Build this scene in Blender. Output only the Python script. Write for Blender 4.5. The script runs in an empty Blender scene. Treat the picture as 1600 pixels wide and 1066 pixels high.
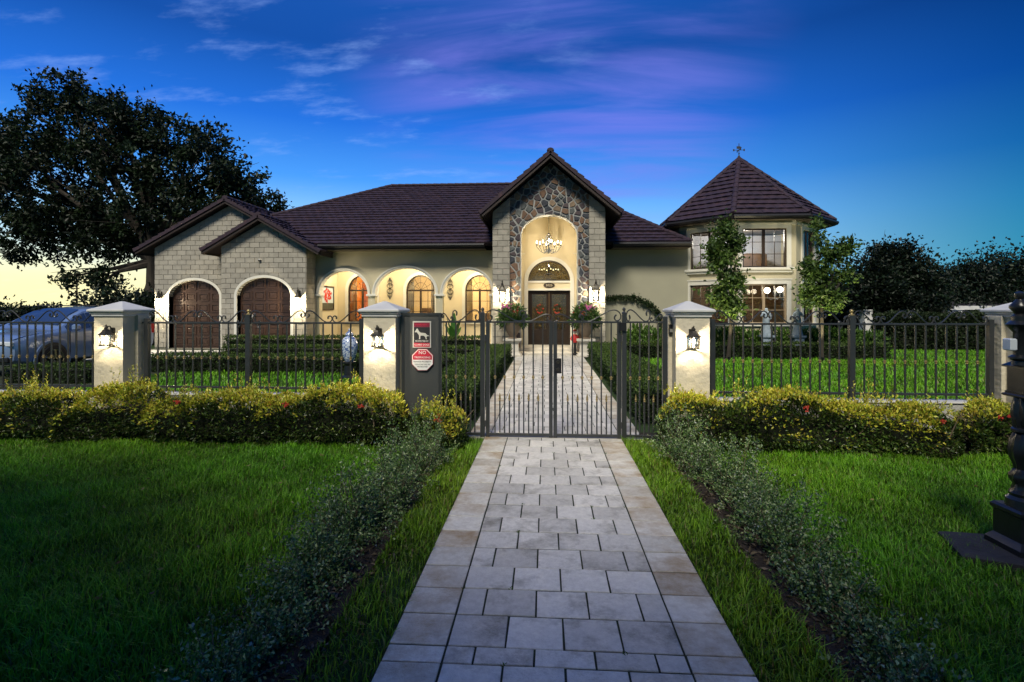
import bpy, bmesh, math, random
import numpy as np
from math import sin, cos, pi, radians, sqrt, atan2
from mathutils import Vector, Matrix
from mathutils.geometry import tessellate_polygon
random.seed(7); rng = np.random.default_rng(7)
SC = bpy.context.scene; COL = SC.collection

# ---------------------------------------------------------------- camera
F = 840.0; YAW = radians(3.61); CAMH = 1.7; HY = 478.0
TA = math.tan(YAW); SA = sin(YAW); CA = cos(YAW)
cd = bpy.data.cameras.new('camera'); cam = bpy.data.objects.new('camera', cd); COL.objects.link(cam)
cd.sensor_width = 36; cd.lens = F/1600*36; cd.shift_y = -55/1600; cd.clip_end = 3000
cam.location = (0, 0, CAMH); cam.rotation_euler = (pi/2, 0, YAW); SC.camera = cam
# measuring helpers: a photo column / row at a distance Y in front of the camera -> metres
def PX(px, D):
    xc = (px-800)/F
    return D*(xc-TA)/(1+xc*TA)
def DEP(px, D):
    return D/(CA+(px-800)/F*SA)
def PZ(px, py, D):
    return CAMH+(HY-py)/F*DEP(px, D)

# ---------------------------------------------------------------- light
SKY_STRENGTH = 1.0; EXPOSURE = 0.55
SUN_STRENGTH = 2.5; SUN_ANGLE = 16; SUN_EL = 47; SUN_AZ = 190   # azimuth the light comes from, 180 = behind the camera
SC.view_settings.view_transform = 'Standard'; SC.view_settings.look = 'None'
SC.view_settings.exposure = EXPOSURE; SC.view_settings.gamma = 1; SC.view_settings.use_curve_mapping = False
SC.render.engine = 'CYCLES'; SC.cycles.use_denoising = True
SC.cycles.max_bounces = 6; SC.cycles.diffuse_bounces = 3; SC.cycles.glossy_bounces = 3
SC.cycles.transmission_bounces = 4; SC.cycles.transparent_max_bounces = 12; SC.cycles.sample_clamp_indirect = 4
SC.cycles.caustics_reflective = False; SC.cycles.caustics_refractive = False

def make_world():
    w = bpy.data.worlds.new('World'); SC.world = w; w.use_nodes = True
    nt = w.node_tree; N = nt.nodes; L = nt.links; N.clear()
    out = N.new('ShaderNodeOutputWorld'); bg = N.new('ShaderNodeBackground'); L.new(bg.outputs[0], out.inputs[0])
    bg.inputs[1].default_value = SKY_STRENGTH
    tc = N.new('ShaderNodeTexCoord'); D = tc.outputs['Generated']
    def math_(op, a, b=None, clamp=False):
        n = N.new('ShaderNodeMath'); n.operation = op; n.use_clamp = clamp
        for i, v in enumerate((a, b)):
            if v is None: continue
            if isinstance(v, (int, float)): n.inputs[i].default_value = v
            else: L.new(v, n.inputs[i])
        return n.outputs[0]
    def dot(v):
        n = N.new('ShaderNodeVectorMath'); n.operation = 'DOT_PRODUCT'; L.new(D, n.inputs[0]); n.inputs[1].default_value = v
        return n.outputs['Value']
    def mix(f, a, b, mode='MIX'):
        n = N.new('ShaderNodeMix'); n.data_type = 'RGBA'; n.blend_type = mode
        for i, v in ((0, f), (6, a), (7, b)):
            if isinstance(v, (int, float)): n.inputs[i].default_value = v
            elif isinstance(v, tuple): n.inputs[i].default_value = (*v, 1)
            else: L.new(v, n.inputs[i])
        return n.outputs[2]
    def smooth(v, a, b):
        n = N.new('ShaderNodeMapRange'); n.interpolation_type = 'SMOOTHSTEP'; n.inputs[1].default_value = a; n.inputs[2].default_value = b
        L.new(v, n.inputs[0]); return n.outputs[0]
    sep = N.new('ShaderNodeSeparateXYZ'); L.new(D, sep.inputs[0]); z = sep.outputs[2]
    zc = math_('MAXIMUM', z, 0.0)
    r = N.new('ShaderNodeValToRGB'); L.new(zc, r.inputs[0]); cr = r.color_ramp
    cr.elements[0].position = 0; cr.elements[0].color = (.38, .60, .74, 1)
    cr.elements[1].position = 1; cr.elements[1].color = (.018, .105, .42, 1)
    for p, c in ((.07, (.33, .58, .80)), (.15, (.17, .42, .80)), (.22, (.052, .25, .70)), (.31, (.014, .125, .54)), (.42, (.006, .060, .29))):
        e = cr.elements.new(p); e.color = (*c, 1)
    base = r.outputs[0]
    # evening side of the sky lies ahead; it deepens to both sides
    side = smooth(math_('ADD', dot((-.35, .937, 0)), math_('MULTIPLY', math_('MULTIPLY', zc, zc), .72)), .42, .98)
    base = mix(side, mix(1.0, base, (.04, .33, .38), 'MULTIPLY'), base)
    # last daylight low on the left
    g = math_('MULTIPLY', smooth(dot((-.72, .69, 0)), .72, 1.0), math_('SUBTRACT', 1.0, smooth(z, .0, .22)))
    g2 = math_('MULTIPLY', smooth(dot((-.72, .69, 0)), .80, 1.0), math_('SUBTRACT', 1.0, smooth(z, .02, .13)))
    base = mix(g, base, (.42, .62, .66)); base = mix(g2, base, (.80, .74, .40))
    # clouds, on a layer overhead
    inv = math_('DIVIDE', 1.0, math_('ADD', zc, .22))
    sc = N.new('ShaderNodeVectorMath'); sc.operation = 'SCALE'; L.new(D, sc.inputs[0]); L.new(inv, sc.inputs['Scale'])
    mp = N.new('ShaderNodeMapping'); L.new(sc.outputs[0], mp.inputs[0]); mp.inputs['Rotation'].default_value = (0, 0, .95)
    mp.inputs['Scale'].default_value = (.55, 2.6, 0); mp.inputs['Location'].default_value = (3.1, .4, 0)
    n1 = N.new('ShaderNodeTexNoise'); L.new(mp.outputs[0], n1.inputs[0]); n1.inputs['Scale'].default_value = 1.6
    n1.inputs['Detail'].default_value = 9; n1.inputs['Roughness'].default_value = .55; n1.inputs['Distortion'].default_value = .5
    cl = smooth(n1.outputs[0], .46, .78)
    lobe = smooth(dot(Vector((.02, .90, .40)).normalized()), .925, 1.0)
    m1 = math_('MULTIPLY', math_('MULTIPLY', smooth(n1.outputs[0], .36, .74), lobe), .75, True)
    base = mix(m1, base, (.17, .17, .62))
    mp2 = N.new('ShaderNodeMapping'); L.new(sc.outputs[0], mp2.inputs[0]); mp2.inputs['Rotation'].default_value = (0, 0, -.35)
    mp2.inputs['Scale'].default_value = (1.5, 3.4, 0); mp2.inputs['Location'].default_value = (1.2, 7.4, 0)
    n2 = N.new('ShaderNodeTexNoise'); L.new(mp2.outputs[0], n2.inputs[0]); n2.inputs['Scale'].default_value = 2.2
    n2.inputs['Detail'].default_value = 8; n2.inputs['Roughness'].default_value = .6
    m2 = math_('MULTIPLY', math_('MULTIPLY', smooth(n2.outputs[0], .52, .80), smooth(dot((-.45, .8, .4)), .78, .99)), .55)
    base = mix(m2, base, (.22, .36, .74))
    L.new(base, bg.inputs[0])
make_world()
sd = bpy.data.lights.new('sun', 'SUN'); sun = bpy.data.objects.new('sun', sd); COL.objects.link(sun)
sd.energy = SUN_STRENGTH; sd.angle = radians(SUN_ANGLE); sd.color = (1.0, .93, .78)
_a = radians(SUN_AZ); _e = radians(SUN_EL)
sun.rotation_euler = Vector((sin(_a)*cos(_e), cos(_a)*cos(_e), sin(_e))).to_track_quat('Z', 'Y').to_euler()

def point(x, y, z, watts, col=(1, .78, .48), r=.05):
    l = bpy.data.lights.new('lamp_light', 'POINT'); l.energy = watts; l.color = col; l.shadow_soft_size = r
    o = bpy.data.objects.new('lamp_light', l); COL.objects.link(o); o.location = (x, y, z); return o
def spot(x, y, z, tgt, watts, col=(1, .8, .5), ang=90, r=.04):
    l = bpy.data.lights.new('garden_spot_light', 'SPOT'); l.energy = watts; l.color = col; l.shadow_soft_size = r; l.spot_size = radians(ang); l.spot_blend = .6
    o = bpy.data.objects.new('garden_spot_light', l); COL.objects.link(o); o.location = (x, y, z)
    o.rotation_euler = (Vector((x, y, z))-Vector(tgt)).to_track_quat('Z', 'Y').to_euler(); return o

# ---------------------------------------------------------------- materials
MATS = {}
def mat(name, col=(.5, .5, .5), rough=.7, col2=None, scale=3, bump=0, bscale=40, metal=0, emit=None, estr=1, spec=.4,
        rnd=0, col3=None, scale3=1.0, lo3=.5, hi3=.7, detail=5, voro=0, vscale=8, lo=.3, hi=.7, coat=0, attr=None, trans=0, stretch=None, nrough=.5):
    m = bpy.data.materials.new(name); MATS[name] = m; m.use_nodes = True
    nt = m.node_tree; N = nt.nodes; L = nt.links; b = N['Principled BSDF']
    b.inputs['Roughness'].default_value = rough; b.inputs['Metallic'].default_value = metal
    b.inputs['Specular IOR Level'].default_value = spec; b.inputs['Coat Weight'].default_value = coat
    g = N.new('ShaderNodeNewGeometry'); pos = g.outputs['Position']
    if stretch:
        mp = N.new('ShaderNodeMapping'); L.new(pos, mp.inputs[0]); mp.inputs['Scale'].default_value = stretch; pos = mp.outputs[0]
    if rnd >= .17:
        oi0 = N.new('ShaderNodeObjectInfo'); sc0 = N.new('ShaderNodeMath'); sc0.operation = 'MULTIPLY'; sc0.inputs[1].default_value = 37.0; L.new(oi0.outputs['Random'], sc0.inputs[0])
        va = N.new('ShaderNodeVectorMath'); L.new(pos, va.inputs[0]); L.new(sc0.outputs[0], va.inputs[1]); pos = va.outputs[0]
    def noise(s, d=detail):
        n = N.new('ShaderNodeTexNoise'); L.new(pos, n.inputs[0]); n.inputs['Scale'].default_value = s; n.inputs['Detail'].default_value = d; n.inputs['Roughness'].default_value = nrough; return n.outputs[0]
    def mr(v, a, b_):
        n = N.new('ShaderNodeMapRange'); n.inputs[1].default_value = a; n.inputs[2].default_value = b_; L.new(v, n.inputs[0]); return n.outputs[0]
    def mix(f, a, b_, mode='MIX'):
        n = N.new('ShaderNodeMix'); n.data_type = 'RGBA'; n.blend_type = mode
        for i, v in ((0, f), (6, a), (7, b_)):
            if isinstance(v, (int, float)): n.inputs[i].default_value = v
            elif isinstance(v, tuple): n.inputs[i].default_value = (*v, 1)
            else: L.new(v, n.inputs[i])
        return n.outputs[2]
    c = None
    if attr:
        a = N.new('ShaderNodeAttribute'); a.attribute_name = attr; c = a.outputs['Color']
    elif col2: c = mix(mr(noise(scale), lo, hi), col, col2)
    if col3: c = mix(mr(noise(scale3), lo3, hi3), c if c else col, col3)
    if rnd:
        oi = N.new('ShaderNodeObjectInfo'); n = N.new('ShaderNodeMapRange'); L.new(oi.outputs['Random'], n.inputs[0])
        n.inputs[3].default_value = 1-rnd; n.inputs[4].default_value = 1+rnd*.6
        cc = N.new('ShaderNodeCombineColor')
        for i in range(3): L.new(n.outputs[0], cc.inputs[i])
        c = mix(1.0, c if c else col, cc.outputs[0], 'MULTIPLY')
    if c: L.new(c, b.inputs['Base Color'])
    else: b.inputs['Base Color'].default_value = (*col, 1)
    if bump:
        bn = N.new('ShaderNodeBump'); bn.inputs['Strength'].default_value = bump; bn.inputs['Distance'].default_value = .02
        L.new(noise(bscale, 6), bn.inputs['Height']); L.new(bn.outputs[0], b.inputs['Normal'])
        if voro:
            v = N.new('ShaderNodeTexVoronoi'); v.inputs['Scale'].default_value = vscale
            L.new(pos, v.inputs[0]); b2 = N.new('ShaderNodeBump'); b2.inputs['Strength'].default_value = voro; b2.inputs['Distance'].default_value = .03
            L.new(v.outputs[0], b2.inputs['Height']); L.new(b2.outputs[0], bn.inputs['Normal'])
    if emit:
        b.inputs['Emission Color'].default_value = (*emit, 1); b.inputs['Emission Strength'].default_value = estr
    if trans:
        t = N.new('ShaderNodeBsdfTranslucent'); ms = N.new('ShaderNodeMixShader'); ms.inputs[0].default_value = trans
        if c: L.new(c, t.inputs[0])
        else: t.inputs[0].default_value = (*col, 1)
        L.new(b.outputs[0], ms.inputs[1]); L.new(t.outputs[0], ms.inputs[2]); L.new(ms.outputs[0], N['Material Output'].inputs[0])
    return m
def glassmat(name, tint=(1, 1, 1), gloss=.12, rough=.02):
    m = bpy.data.materials.new(name); MATS[name] = m; m.use_nodes = True
    nt = m.node_tree; N = nt.nodes; L = nt.links; N.remove(N['Principled BSDF'])
    t = N.new('ShaderNodeBsdfTransparent'); t.inputs[0].default_value = (*tint, 1)
    g = N.new('ShaderNodeBsdfGlossy'); g.inputs['Roughness'].default_value = rough
    fr = N.new('ShaderNodeFresnel'); fr.inputs[0].default_value = 1.5
    a = N.new('ShaderNodeMath'); a.operation = 'ADD'; L.new(fr.outputs[0], a.inputs[0]); a.inputs[1].default_value = gloss; a.use_clamp = True
    ms = N.new('ShaderNodeMixShader'); L.new(a.outputs[0], ms.inputs[0]); L.new(t.outputs[0], ms.inputs[1]); L.new(g.outputs[0], ms.inputs[2])
    L.new(ms.outputs[0], N['Material Output'].inputs[0]); return m

mat('paver', (.78, .76, .70), .42, (.56, .54, .50), 24, .6, 70, rnd=.22, col3=(.17, .16, .13), scale3=3.6, lo3=.50, hi3=.74, detail=12, spec=.35, nrough=.72)
mat('paver_border', (.77, .745, .67), .45, (.55, .52, .45), 22, .6, 70, nrough=.68, rnd=.20, col3=(.34, .23, .11), scale3=2.0, lo3=.44, hi3=.66, detail=10, spec=.35)
mat('joint', (.025, .024, .016), .95, (.03, .045, .015), 12, .4)
mat('soil', (.045, .033, .022), .95, (.025, .018, .012), 14, .8, 60, col3=(.09, .07, .045), scale3=30, lo3=.6, hi3=.75)
mat('lawn_base', (.020, .05, .008), .95, (.03, .06, .012), 9, .6, 90)
mat('concrete', (.36, .34, .30), .8, (.26, .25, .22), 5, .3, 60)
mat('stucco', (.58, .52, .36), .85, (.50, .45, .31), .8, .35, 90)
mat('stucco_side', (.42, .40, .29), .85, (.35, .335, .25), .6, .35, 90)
mat('porch_wall', (.70, .61, .41), .85, (.66, .57, .38), 1.5, .2, 60)
mat('trim', (.72, .70, .62), .6, (.66, .64, .56), 3, .1, 60)
mat('block', (.42, .39, .325), .85, (.33, .305, .255), 3.5, .5, 70, rnd=.13)
mat('mortar', (.24, .225, .18), .9, (.19, .18, .15), 8, .4, 60)
mat('stone_mortar', (.40, .40, .38), .9, (.30, .30, .28), 8, .5, 50)
for i, (a, b) in enumerate((((.10, .075, .075), (.06, .05, .06)), ((.22, .13, .08), (.13, .08, .055)), ((.15, .16, .15), (.09, .10, .10)),
                            ((.28, .20, .13), (.18, .13, .09)), ((.055, .06, .075), (.04, .045, .055)))):
    mat('fieldstone%d' % i, a, .8, b, 7, .8, 30, rnd=.15)
mat('roof_tile', (.044, .025, .036), .72, (.026, .017, .029), 2.2, .5, 45, col3=(.075, .038, .044), scale3=5, lo3=.55, hi3=.75)
mat('roof_under', (.03, .02, .022), .9)
mat('fascia', (.035, .022, .018), .6, (.025, .018, .016), 4)
mat('gutter', (.022, .022, .026), .45)
mat('soffit', (.12, .10, .075), .8)
mat('garage_wood', (.075, .043, .030), .30, (.055, .030, .020), 6, .12, 30, spec=.5, stretch=(1, 1, 6))
mat('door_wood', (.028, .017, .011), .35, (.018, .011, .007), 6, .1, 30)
mat('window_frame', (.035, .022, .014), .45)
mat('bronze_frame', (.34, .26, .17), .4)
mat('iron', (.030, .033, .036), .42, (.045, .046, .046), 9, .1, 80, spec=.6)
mat('fence_paint', (.036, .039, .041), .30, (.028, .030, .030), 7, .1, 80, spec=.6)
mat('steel_panel', (.050, .054, .052), .55, (.050, .054, .054), 2, .05, 50)
mat('gold', (.34, .26, .11), .4, metal=.6)
mat('pillar_paint', (.62, .56, .43), .8, (.53, .48, .36), 2, .5, 20, col3=(.34, .30, .22), scale3=9, lo3=.64, hi3=.78, voro=.16, vscale=9)
mat('cap_paint', (.62, .62, .60), .55, (.50, .50, .49), 3, .2, 30)
mat('white_paint', (.75, .75, .73), .6, (.62, .62, .60), 4)
mat('wall_paint', (.50, .50, .47), .8, (.38, .38, .36), 2, .3, 40)
mat('lantern_metal', (.05, .045, .035), .4, metal=.4)
mat('bulb', (1, .9, .7), .5, emit=(1, .86, .60), estr=14)
mat('bulb_soft', (1, .9, .7), .5, emit=(1, .86, .62), estr=6)
glassmat('glass', (1, 1, 1), .02); glassmat('window_glass', (.93, .93, .90), .03); glassmat('car_glass', (.18, .2, .22), .25)
glassmat('door_glass', (.45, .47, .42), .06)
mat('room_wall', (.72, .60, .38), .9); mat('room_orange', (.62, .30, .07), .9); mat('room_floor', (.30, .2, .12), .5)
mat('room_grey', (.42, .44, .50), .9); mat('curtain', (.62, .55, .42), .9); mat('furniture', (.10, .06, .035), .6)
mat('bark', (.055, .045, .035), .95, (.03, .026, .02), 8, .9, 25, stretch=(1, 1, .3)); mat('twig', (.13, .095, .06), .9)
mat('leaf', rough=.5, attr='Col', trans=.28, spec=.35); mat('leaf_waxy', rough=.35, attr='Col', trans=.15, spec=.55)
mat('grass', rough=.45, attr='Col', trans=.30, spec=.35)
mat('hedge_core', (.006, .009, .003), 1)
mat('flower_red', (.34, .02, .015), .6, (.45, .05, .02), 20); mat('flower_pink', (.60, .12, .32), .6, (.45, .10, .30), 20)
mat('terracotta', (.20, .15, .10), .7, (.14, .10, .07), 6); mat('plinth', (.62, .58, .50), .7, (.5, .47, .4), 4, .2)
mat('porcelain', (.55, .62, .72), .15, (.10, .16, .38), 26, lo=.49, hi=.53, coat=.6)
mat('statue_stone', (.30, .36, .42), .7, (.17, .22, .28), 9, .4, 30)
mat('cast_iron', (.012, .013, .015), .32, (.02, .021, .023), 20, .06, 60, spec=.6, metal=.2)
mat('slab_stone', (.02, .02, .024), .8, (.035, .035, .04), 9, .4, 30)
mat('box_black', (.012, .012, .014), .4)
mat('car_paint', (.17, .25, .42), .2, spec=.6, coat=.8, metal=.1); mat('rubber', (.012, .012, .012), .8); mat('chrome', (.6, .6, .6), .15, metal=1)
mat('car_window', (.03, .04, .055), .06, spec=.8, coat=1)
mat('car_black', (.015, .015, .017), .4); mat('headlight', (.6, .65, .7), .1, coat=1); mat('tail_red', (.5, .02, .02), .2)
mat('sign_white', (.75, .75, .73), .5); mat('sign_red', (.48, .02, .045), .5); mat('sign_black', (.015, .016, .02), .5)
mat('sign_maroon', (.17, .015, .04), .5); mat('sign_frame', (.45, .45, .42), .5)
mat('canvas_sky', (.55, .65, .68), .8); mat('canvas_red', (.60, .05, .02), .8, (.45, .03, .02), 30); mat('canvas_dark', (.05, .06, .04), .8, (.10, .09, .06), 20)
mat('plaque', (.035, .022, .014), .5); mat('plaque_text', (.55, .48, .34), .5)
mat('road_asphalt', (.05, .05, .05), .9, (.04, .04, .04), 20)
mat('skin_red', (.5, .03, .03), .6); mat('neighbour_roof', (.04, .04, .05), .8); mat('solar_black', (.01, .01, .014), .3)
M = MATS

# ---------------------------------------------------------------- mesh building
OFF = {}
def link(o, parent=None, off=(0, 0, 0)):
    COL.objects.link(o)
    if parent is not None: o.parent = parent
    OFF[o.name] = Vector(off); return o
class MB:
    def __init__(s, Mx=None): s.v = []; s.f = []; s.M = Mx
    def add(s, vs, fs):
        n = len(s.v)
        s.v += [s.M @ Vector(p) for p in vs] if s.M is not None else [tuple(p) for p in vs]
        s.f += [tuple(i+n for i in f) for f in fs]; return s
    def box(s, x0, x1, y0, y1, z0, z1, bev=0):
        if x0 > x1: x0, x1 = x1, x0
        if y0 > y1: y0, y1 = y1, y0
        if z0 > z1: z0, z1 = z1, z0
        if bev:
            b = min(bev, (x1-x0)*.45, (y1-y0)*.45, (z1-z0)*.45)
            return s.loft([[(x0+b, y0+b, z0), (x1-b, y0+b, z0), (x1-b, y1-b, z0), (x0+b, y1-b, z0)],
                           [(x0, y0, z0+b), (x1, y0, z0+b), (x1, y1, z0+b), (x0, y1, z0+b)],
                           [(x0, y0, z1-b), (x1, y0, z1-b), (x1, y1, z1-b), (x0, y1, z1-b)],
                           [(x0+b, y0+b, z1), (x1-b, y0+b, z1), (x1-b, y1-b, z1), (x0+b, y1-b, z1)]])
        return s.add([(x0, y0, z0), (x1, y0, z0), (x1, y1, z0), (x0, y1, z0), (x0, y0, z1), (x1, y0, z1), (x1, y1, z1), (x0, y1, z1)],
                     [(0, 3, 2, 1), (4, 5, 6, 7), (0, 1, 5, 4), (1, 2, 6, 5), (2, 3, 7, 6), (3, 0, 4, 7)])
    def loft(s, rings, cap=True, closed=True):
        n = len(rings[0]); vs = [p for r in rings for p in r]; fs = []
        for i in range(len(rings)-1):
            for j in range(n if closed else n-1):
                k = (j+1) % n; fs.append((i*n+j, i*n+k, (i+1)*n+k, (i+1)*n+j))
        if cap and closed: fs += [tuple(range(n))[::-1], tuple((len(rings)-1)*n+j for j in range(n))]
        return s.add(vs, fs)
    def lathe(s, prof, cx=0, cy=0, n=16, z=0, square=False):
        if square:
            return s.loft([[(cx-r, cy-r, z+h), (cx+r, cy-r, z+h), (cx+r, cy+r, z+h), (cx-r, cy+r, z+h)] for r, h in prof])
        return s.loft([[(cx+r*cos(2*pi*j/n), cy+r*sin(2*pi*j/n), z+h) for j in range(n)] for r, h in prof])
    def ball(s, c, r, n=10, sz=1):
        m = n//2+1
        return s.lathe([(max(.001, r*sin(pi*i/m)), -r*sz*cos(pi*i/m)) for i in range(m+1)], c[0], c[1], n, c[2])
    def tube(s, pts, r, n=6, cap=True):
        pts = [Vector(p) for p in pts]; rings = []
        up = Vector((0, 0, 1)); prev = None
        for i, p in enumerate(pts):
            d = (pts[min(i+1, len(pts)-1)]-pts[max(i-1, 0)])
            if d.length < 1e-9: d = Vector((0, 0, 1))
            d.normalize()
            if prev is None:
                a = d.orthogonal().normalized()
            else:
                a = prev-d*prev.dot(d)
                a = a.normalized() if a.length > 1e-6 else d.orthogonal().normalized()
            prev = a; b = d.cross(a); rr = r[i] if isinstance(r, (list, tuple)) else r
            rings.append([p+a*rr*cos(2*pi*j/n)+b*rr*sin(2*pi*j/n) for j in range(n)])
        return s.loft(rings, cap)
    def bar(s, a, b, w, h=None):
        return s.tube([a, b], w*.707, 4)
    def wall(s, outer, holes, y0, y1):            # polygon in x,z with holes, from y0 (front) to y1
        loops = [outer]+list(holes)
        tri = tessellate_polygon([[Vector((p[0], p[1], 0)) for p in lp] for lp in loops])
        flat = [p for lp in loops for p in lp]; n = len(flat)
        fs = [tuple(t) for t in tri]+[tuple(i+n for i in t[::-1]) for t in tri]; k = 0
        for lp in loops:
            m = len(lp)
            for i in range(m):
                a, b = k+i, k+(i+1) % m; fs.append((a, b, b+n, a+n))
            k += m
        return s.add([(p[0], y0, p[1]) for p in flat]+[(p[0], y1, p[1]) for p in flat], fs)
    def slab(s, poly, y0, d, bev=.008):             # one proud piece: polygon in x,z bevelled at the front
        c = (sum(p[0] for p in poly)/len(poly), sum(p[1] for p in poly)/len(poly))
        def ins(p):
            v = Vector((p[0]-c[0], p[1]-c[1])); l = v.length
            return (c[0]+v[0]*(1-min(.4, bev/max(l, .001))), c[1]+v[1]*(1-min(.4, bev/max(l, .001))))
        q = [ins(p) for p in poly]; n = len(poly)
        return s.add([(p[0], y0, p[1]) for p in poly]+[(p[0], y0-d*.65, p[1]) for p in poly]+[(p[0], y0-d, p[1]) for p in q],
                     [(i, (i+1) % n, n+(i+1) % n, n+i) for i in range(n)]+[(n+i, n+(i+1) % n, 2*n+(i+1) % n, 2*n+i) for i in range(n)]+[tuple(2*n+i for i in range(n))])
    def mesh(s, name, m, off=(0, 0, 0), smooth=False):
        me = bpy.data.meshes.new(name); o = Vector(off)
        me.from_pydata([tuple(Vector(p)-o) for p in s.v], [], s.f)
        bm = bmesh.new(); bm.from_mesh(me); bmesh.ops.recalc_face_normals(bm, faces=bm.faces); bm.to_mesh(me); bm.free()
        if m: me.materials.append(m)
        if smooth:
            me.polygons.foreach_set('use_smooth', [True]*len(me.polygons))
            try: me.set_sharp_from_angle(angle=radians(40))
            except Exception: pass
        return me
    def build(s, name, m, parent=None, smooth=False, kind=None, label=None):
        off = OFF[parent.name] if parent is not None else Vector((0, 0, 0))
        o = bpy.data.objects.new(name, s.mesh(name, m, off, smooth)); link(o, parent, off)
        if kind: o['kind'] = kind
        if label: o['label'] = label
        return o
def thing(name, label, cat, loc=(0, 0, 0), group=None):
    o = bpy.data.objects.new(name, None); o.empty_display_size = .1; o.location = loc; link(o, None, loc)
    o['label'] = label; o['category'] = cat
    if group: o['group'] = group
    return o
def tag(o, label, cat, group=None):
    o['label'] = label; o['category'] = cat
    if group: o['group'] = group
    return o
def struct(o): o['kind'] = 'structure'; return o
def inst(name, me, parent, loc, rot=(0, 0, 0), scale=None):         # another object on a shared mesh, loc in world
    o = bpy.data.objects.new(name, me); off = OFF[parent.name]; link(o, parent, off)
    o.location = Vector(loc)-off; o.rotation_euler = rot
    if scale: o.scale = scale
    OFF[o.name] = Vector(loc); return o
def copy_thing(root, loc, label, group=None, rotz=None):
    r = root.copy(); COL.objects.link(r); r.location = loc; r['label'] = label
    if rotz is not None: r.rotation_euler = (0, 0, rotz)
    if group: r['group'] = group
    def rec(a, b):
        for ch in list(a.children):
            c = ch.copy(); COL.objects.link(c); c.parent = b; rec(ch, c)
    rec(root, r); return r
def arch(cx, hw, z0, zs, rise, n=20):
    return [(cx+hw, z0)]+[(cx+hw*cos(pi*i/n), zs+rise*sin(pi*i/n)) for i in range(n+1)]+[(cx-hw, z0)]
def rect(x0, x1, z0, z1): return [(x0, z0), (x1, z0), (x1, z1), (x0, z1)]
def clip(poly, a, b, c):                                            # keep a*x+b*z <= c
    out = []
    for i in range(len(poly)):
        p, q = poly[i], poly[(i+1) % len(poly)]
        dp, dq = a*p[0]+b*p[1]-c, a*q[0]+b*q[1]-c
        if dp <= 0: out.append(p)
        if dp*dq < 0:
            t = dp/(dp-dq); out.append((p[0]+(q[0]-p[0])*t, p[1]+(q[1]-p[1])*t))
    return out
def area(p): return abs(sum(p[i][0]*p[(i+1) % len(p)][1]-p[(i+1) % len(p)][0]*p[i][1] for i in range(len(p))))/2
def text(s, size, m, loc, parent, name='lettering', rot=(pi/2, 0, 0), ext=.0008, align='CENTER', sx=1.0):
    c = bpy.data.curves.new(name, 'FONT'); c.body = s; c.size = size; c.extrude = ext; c.align_x = align; c.align_y = 'CENTER'; c.resolution_u = 2
    t = bpy.data.objects.new('tmp_text', c); COL.objects.link(t)
    me = bpy.data.meshes.new_from_object(t); bpy.data.objects.remove(t); bpy.data.curves.remove(c)
    me.materials.clear(); me.materials.append(m); o = inst(name, me, parent, loc, rot, (sx, 1, 1)); return o

# ---------------------------------------------------------------- vegetation
def mesh_np(name, V, Fq, cols, m, parent=None, off=None, smooth=False):
    """V (n,3); Fq list of (array faces (k,c)); cols per-vertex (n,3)"""
    off = np.array(OFF[parent.name]) if parent is not None else np.zeros(3)
    me = bpy.data.meshes.new(name); V = (V-off).astype(np.float32)
    me.vertices.add(len(V)); me.vertices.foreach_set('co', V.ravel())
    loops = np.concatenate([f.ravel() for f in Fq]).astype(np.int32)
    starts = []; tot = []; s0 = 0
    for f in Fq:
        k, c = f.shape; starts.append(s0+np.arange(k)*c); tot.append(np.full(k, c)); s0 += k*c
    starts = np.concatenate(starts).astype(np.int32)
    me.loops.add(len(loops)); me.loops.foreach_set('vertex_index', loops)
    me.polygons.add(len(starts)); me.polygons.foreach_set('loop_start', starts)
    me.update(calc_edges=True)
    if cols is not None:
        ca = me.color_attributes.new('Col', 'FLOAT_COLOR', 'POINT')
        ca.data.foreach_set('color', np.concatenate([cols, np.ones((len(cols), 1))], 1).astype(np.float32).ravel())
    me.materials.append(m)
    if smooth: me.polygons.foreach_set('use_smooth', np.ones(len(starts), bool))
    o = bpy.data.objects.new(name, me); link(o, parent, off); return o
def unit(v): return v/np.maximum(np.linalg.norm(v, axis=1, keepdims=True), 1e-9)
def leaf_arrays(P, D, size, width, cols, bend=.25):
    """rhombic leaf, two triangles folded along the midrib. P base points, D direction"""
    n = len(P); D = unit(D+0.0); R = unit(np.cross(D, rng.normal(size=(n, 3)))); U = np.cross(R, D)
    size = np.broadcast_to(np.asarray(size, float), (n,))[:, None]; w = size*width*.5
    tip = P+D*size-U*size*bend; mid = P+D*size*.5
    V = np.stack([P, mid+R*w+U*w*.35, tip, mid-R*w+U*w*.35], 1).reshape(-1, 3)
    i = np.arange(n)*4
    Fc = np.concatenate([np.stack([i, i+1, i+2], 1), np.stack([i, i+2, i+3], 1)])
    return V, Fc, np.repeat(cols, 4, 0)
def leaves(name, P, D, size, width, cols, m, parent, kind=None):
    V, Fc, C = leaf_arrays(P, D, size, width, cols)
    o = mesh_np(name, V, [Fc], C, m, parent)
    return o
def pick(pal, n, jit=.15, w=None):
    pal = np.array(pal); c = pal[rng.choice(len(pal), n, p=w)]
    return np.clip(c*(1+rng.normal(0, jit, (n, 1))), .002, 1)
def lump(P, f=3.0, seed=0):
    r = np.random.default_rng(seed); v = np.zeros(len(P))
    for _ in range(5):
        k = r.normal(size=3)*f; v += np.sin(P@k+r.uniform(0, 6.28))
    return v/5
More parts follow.
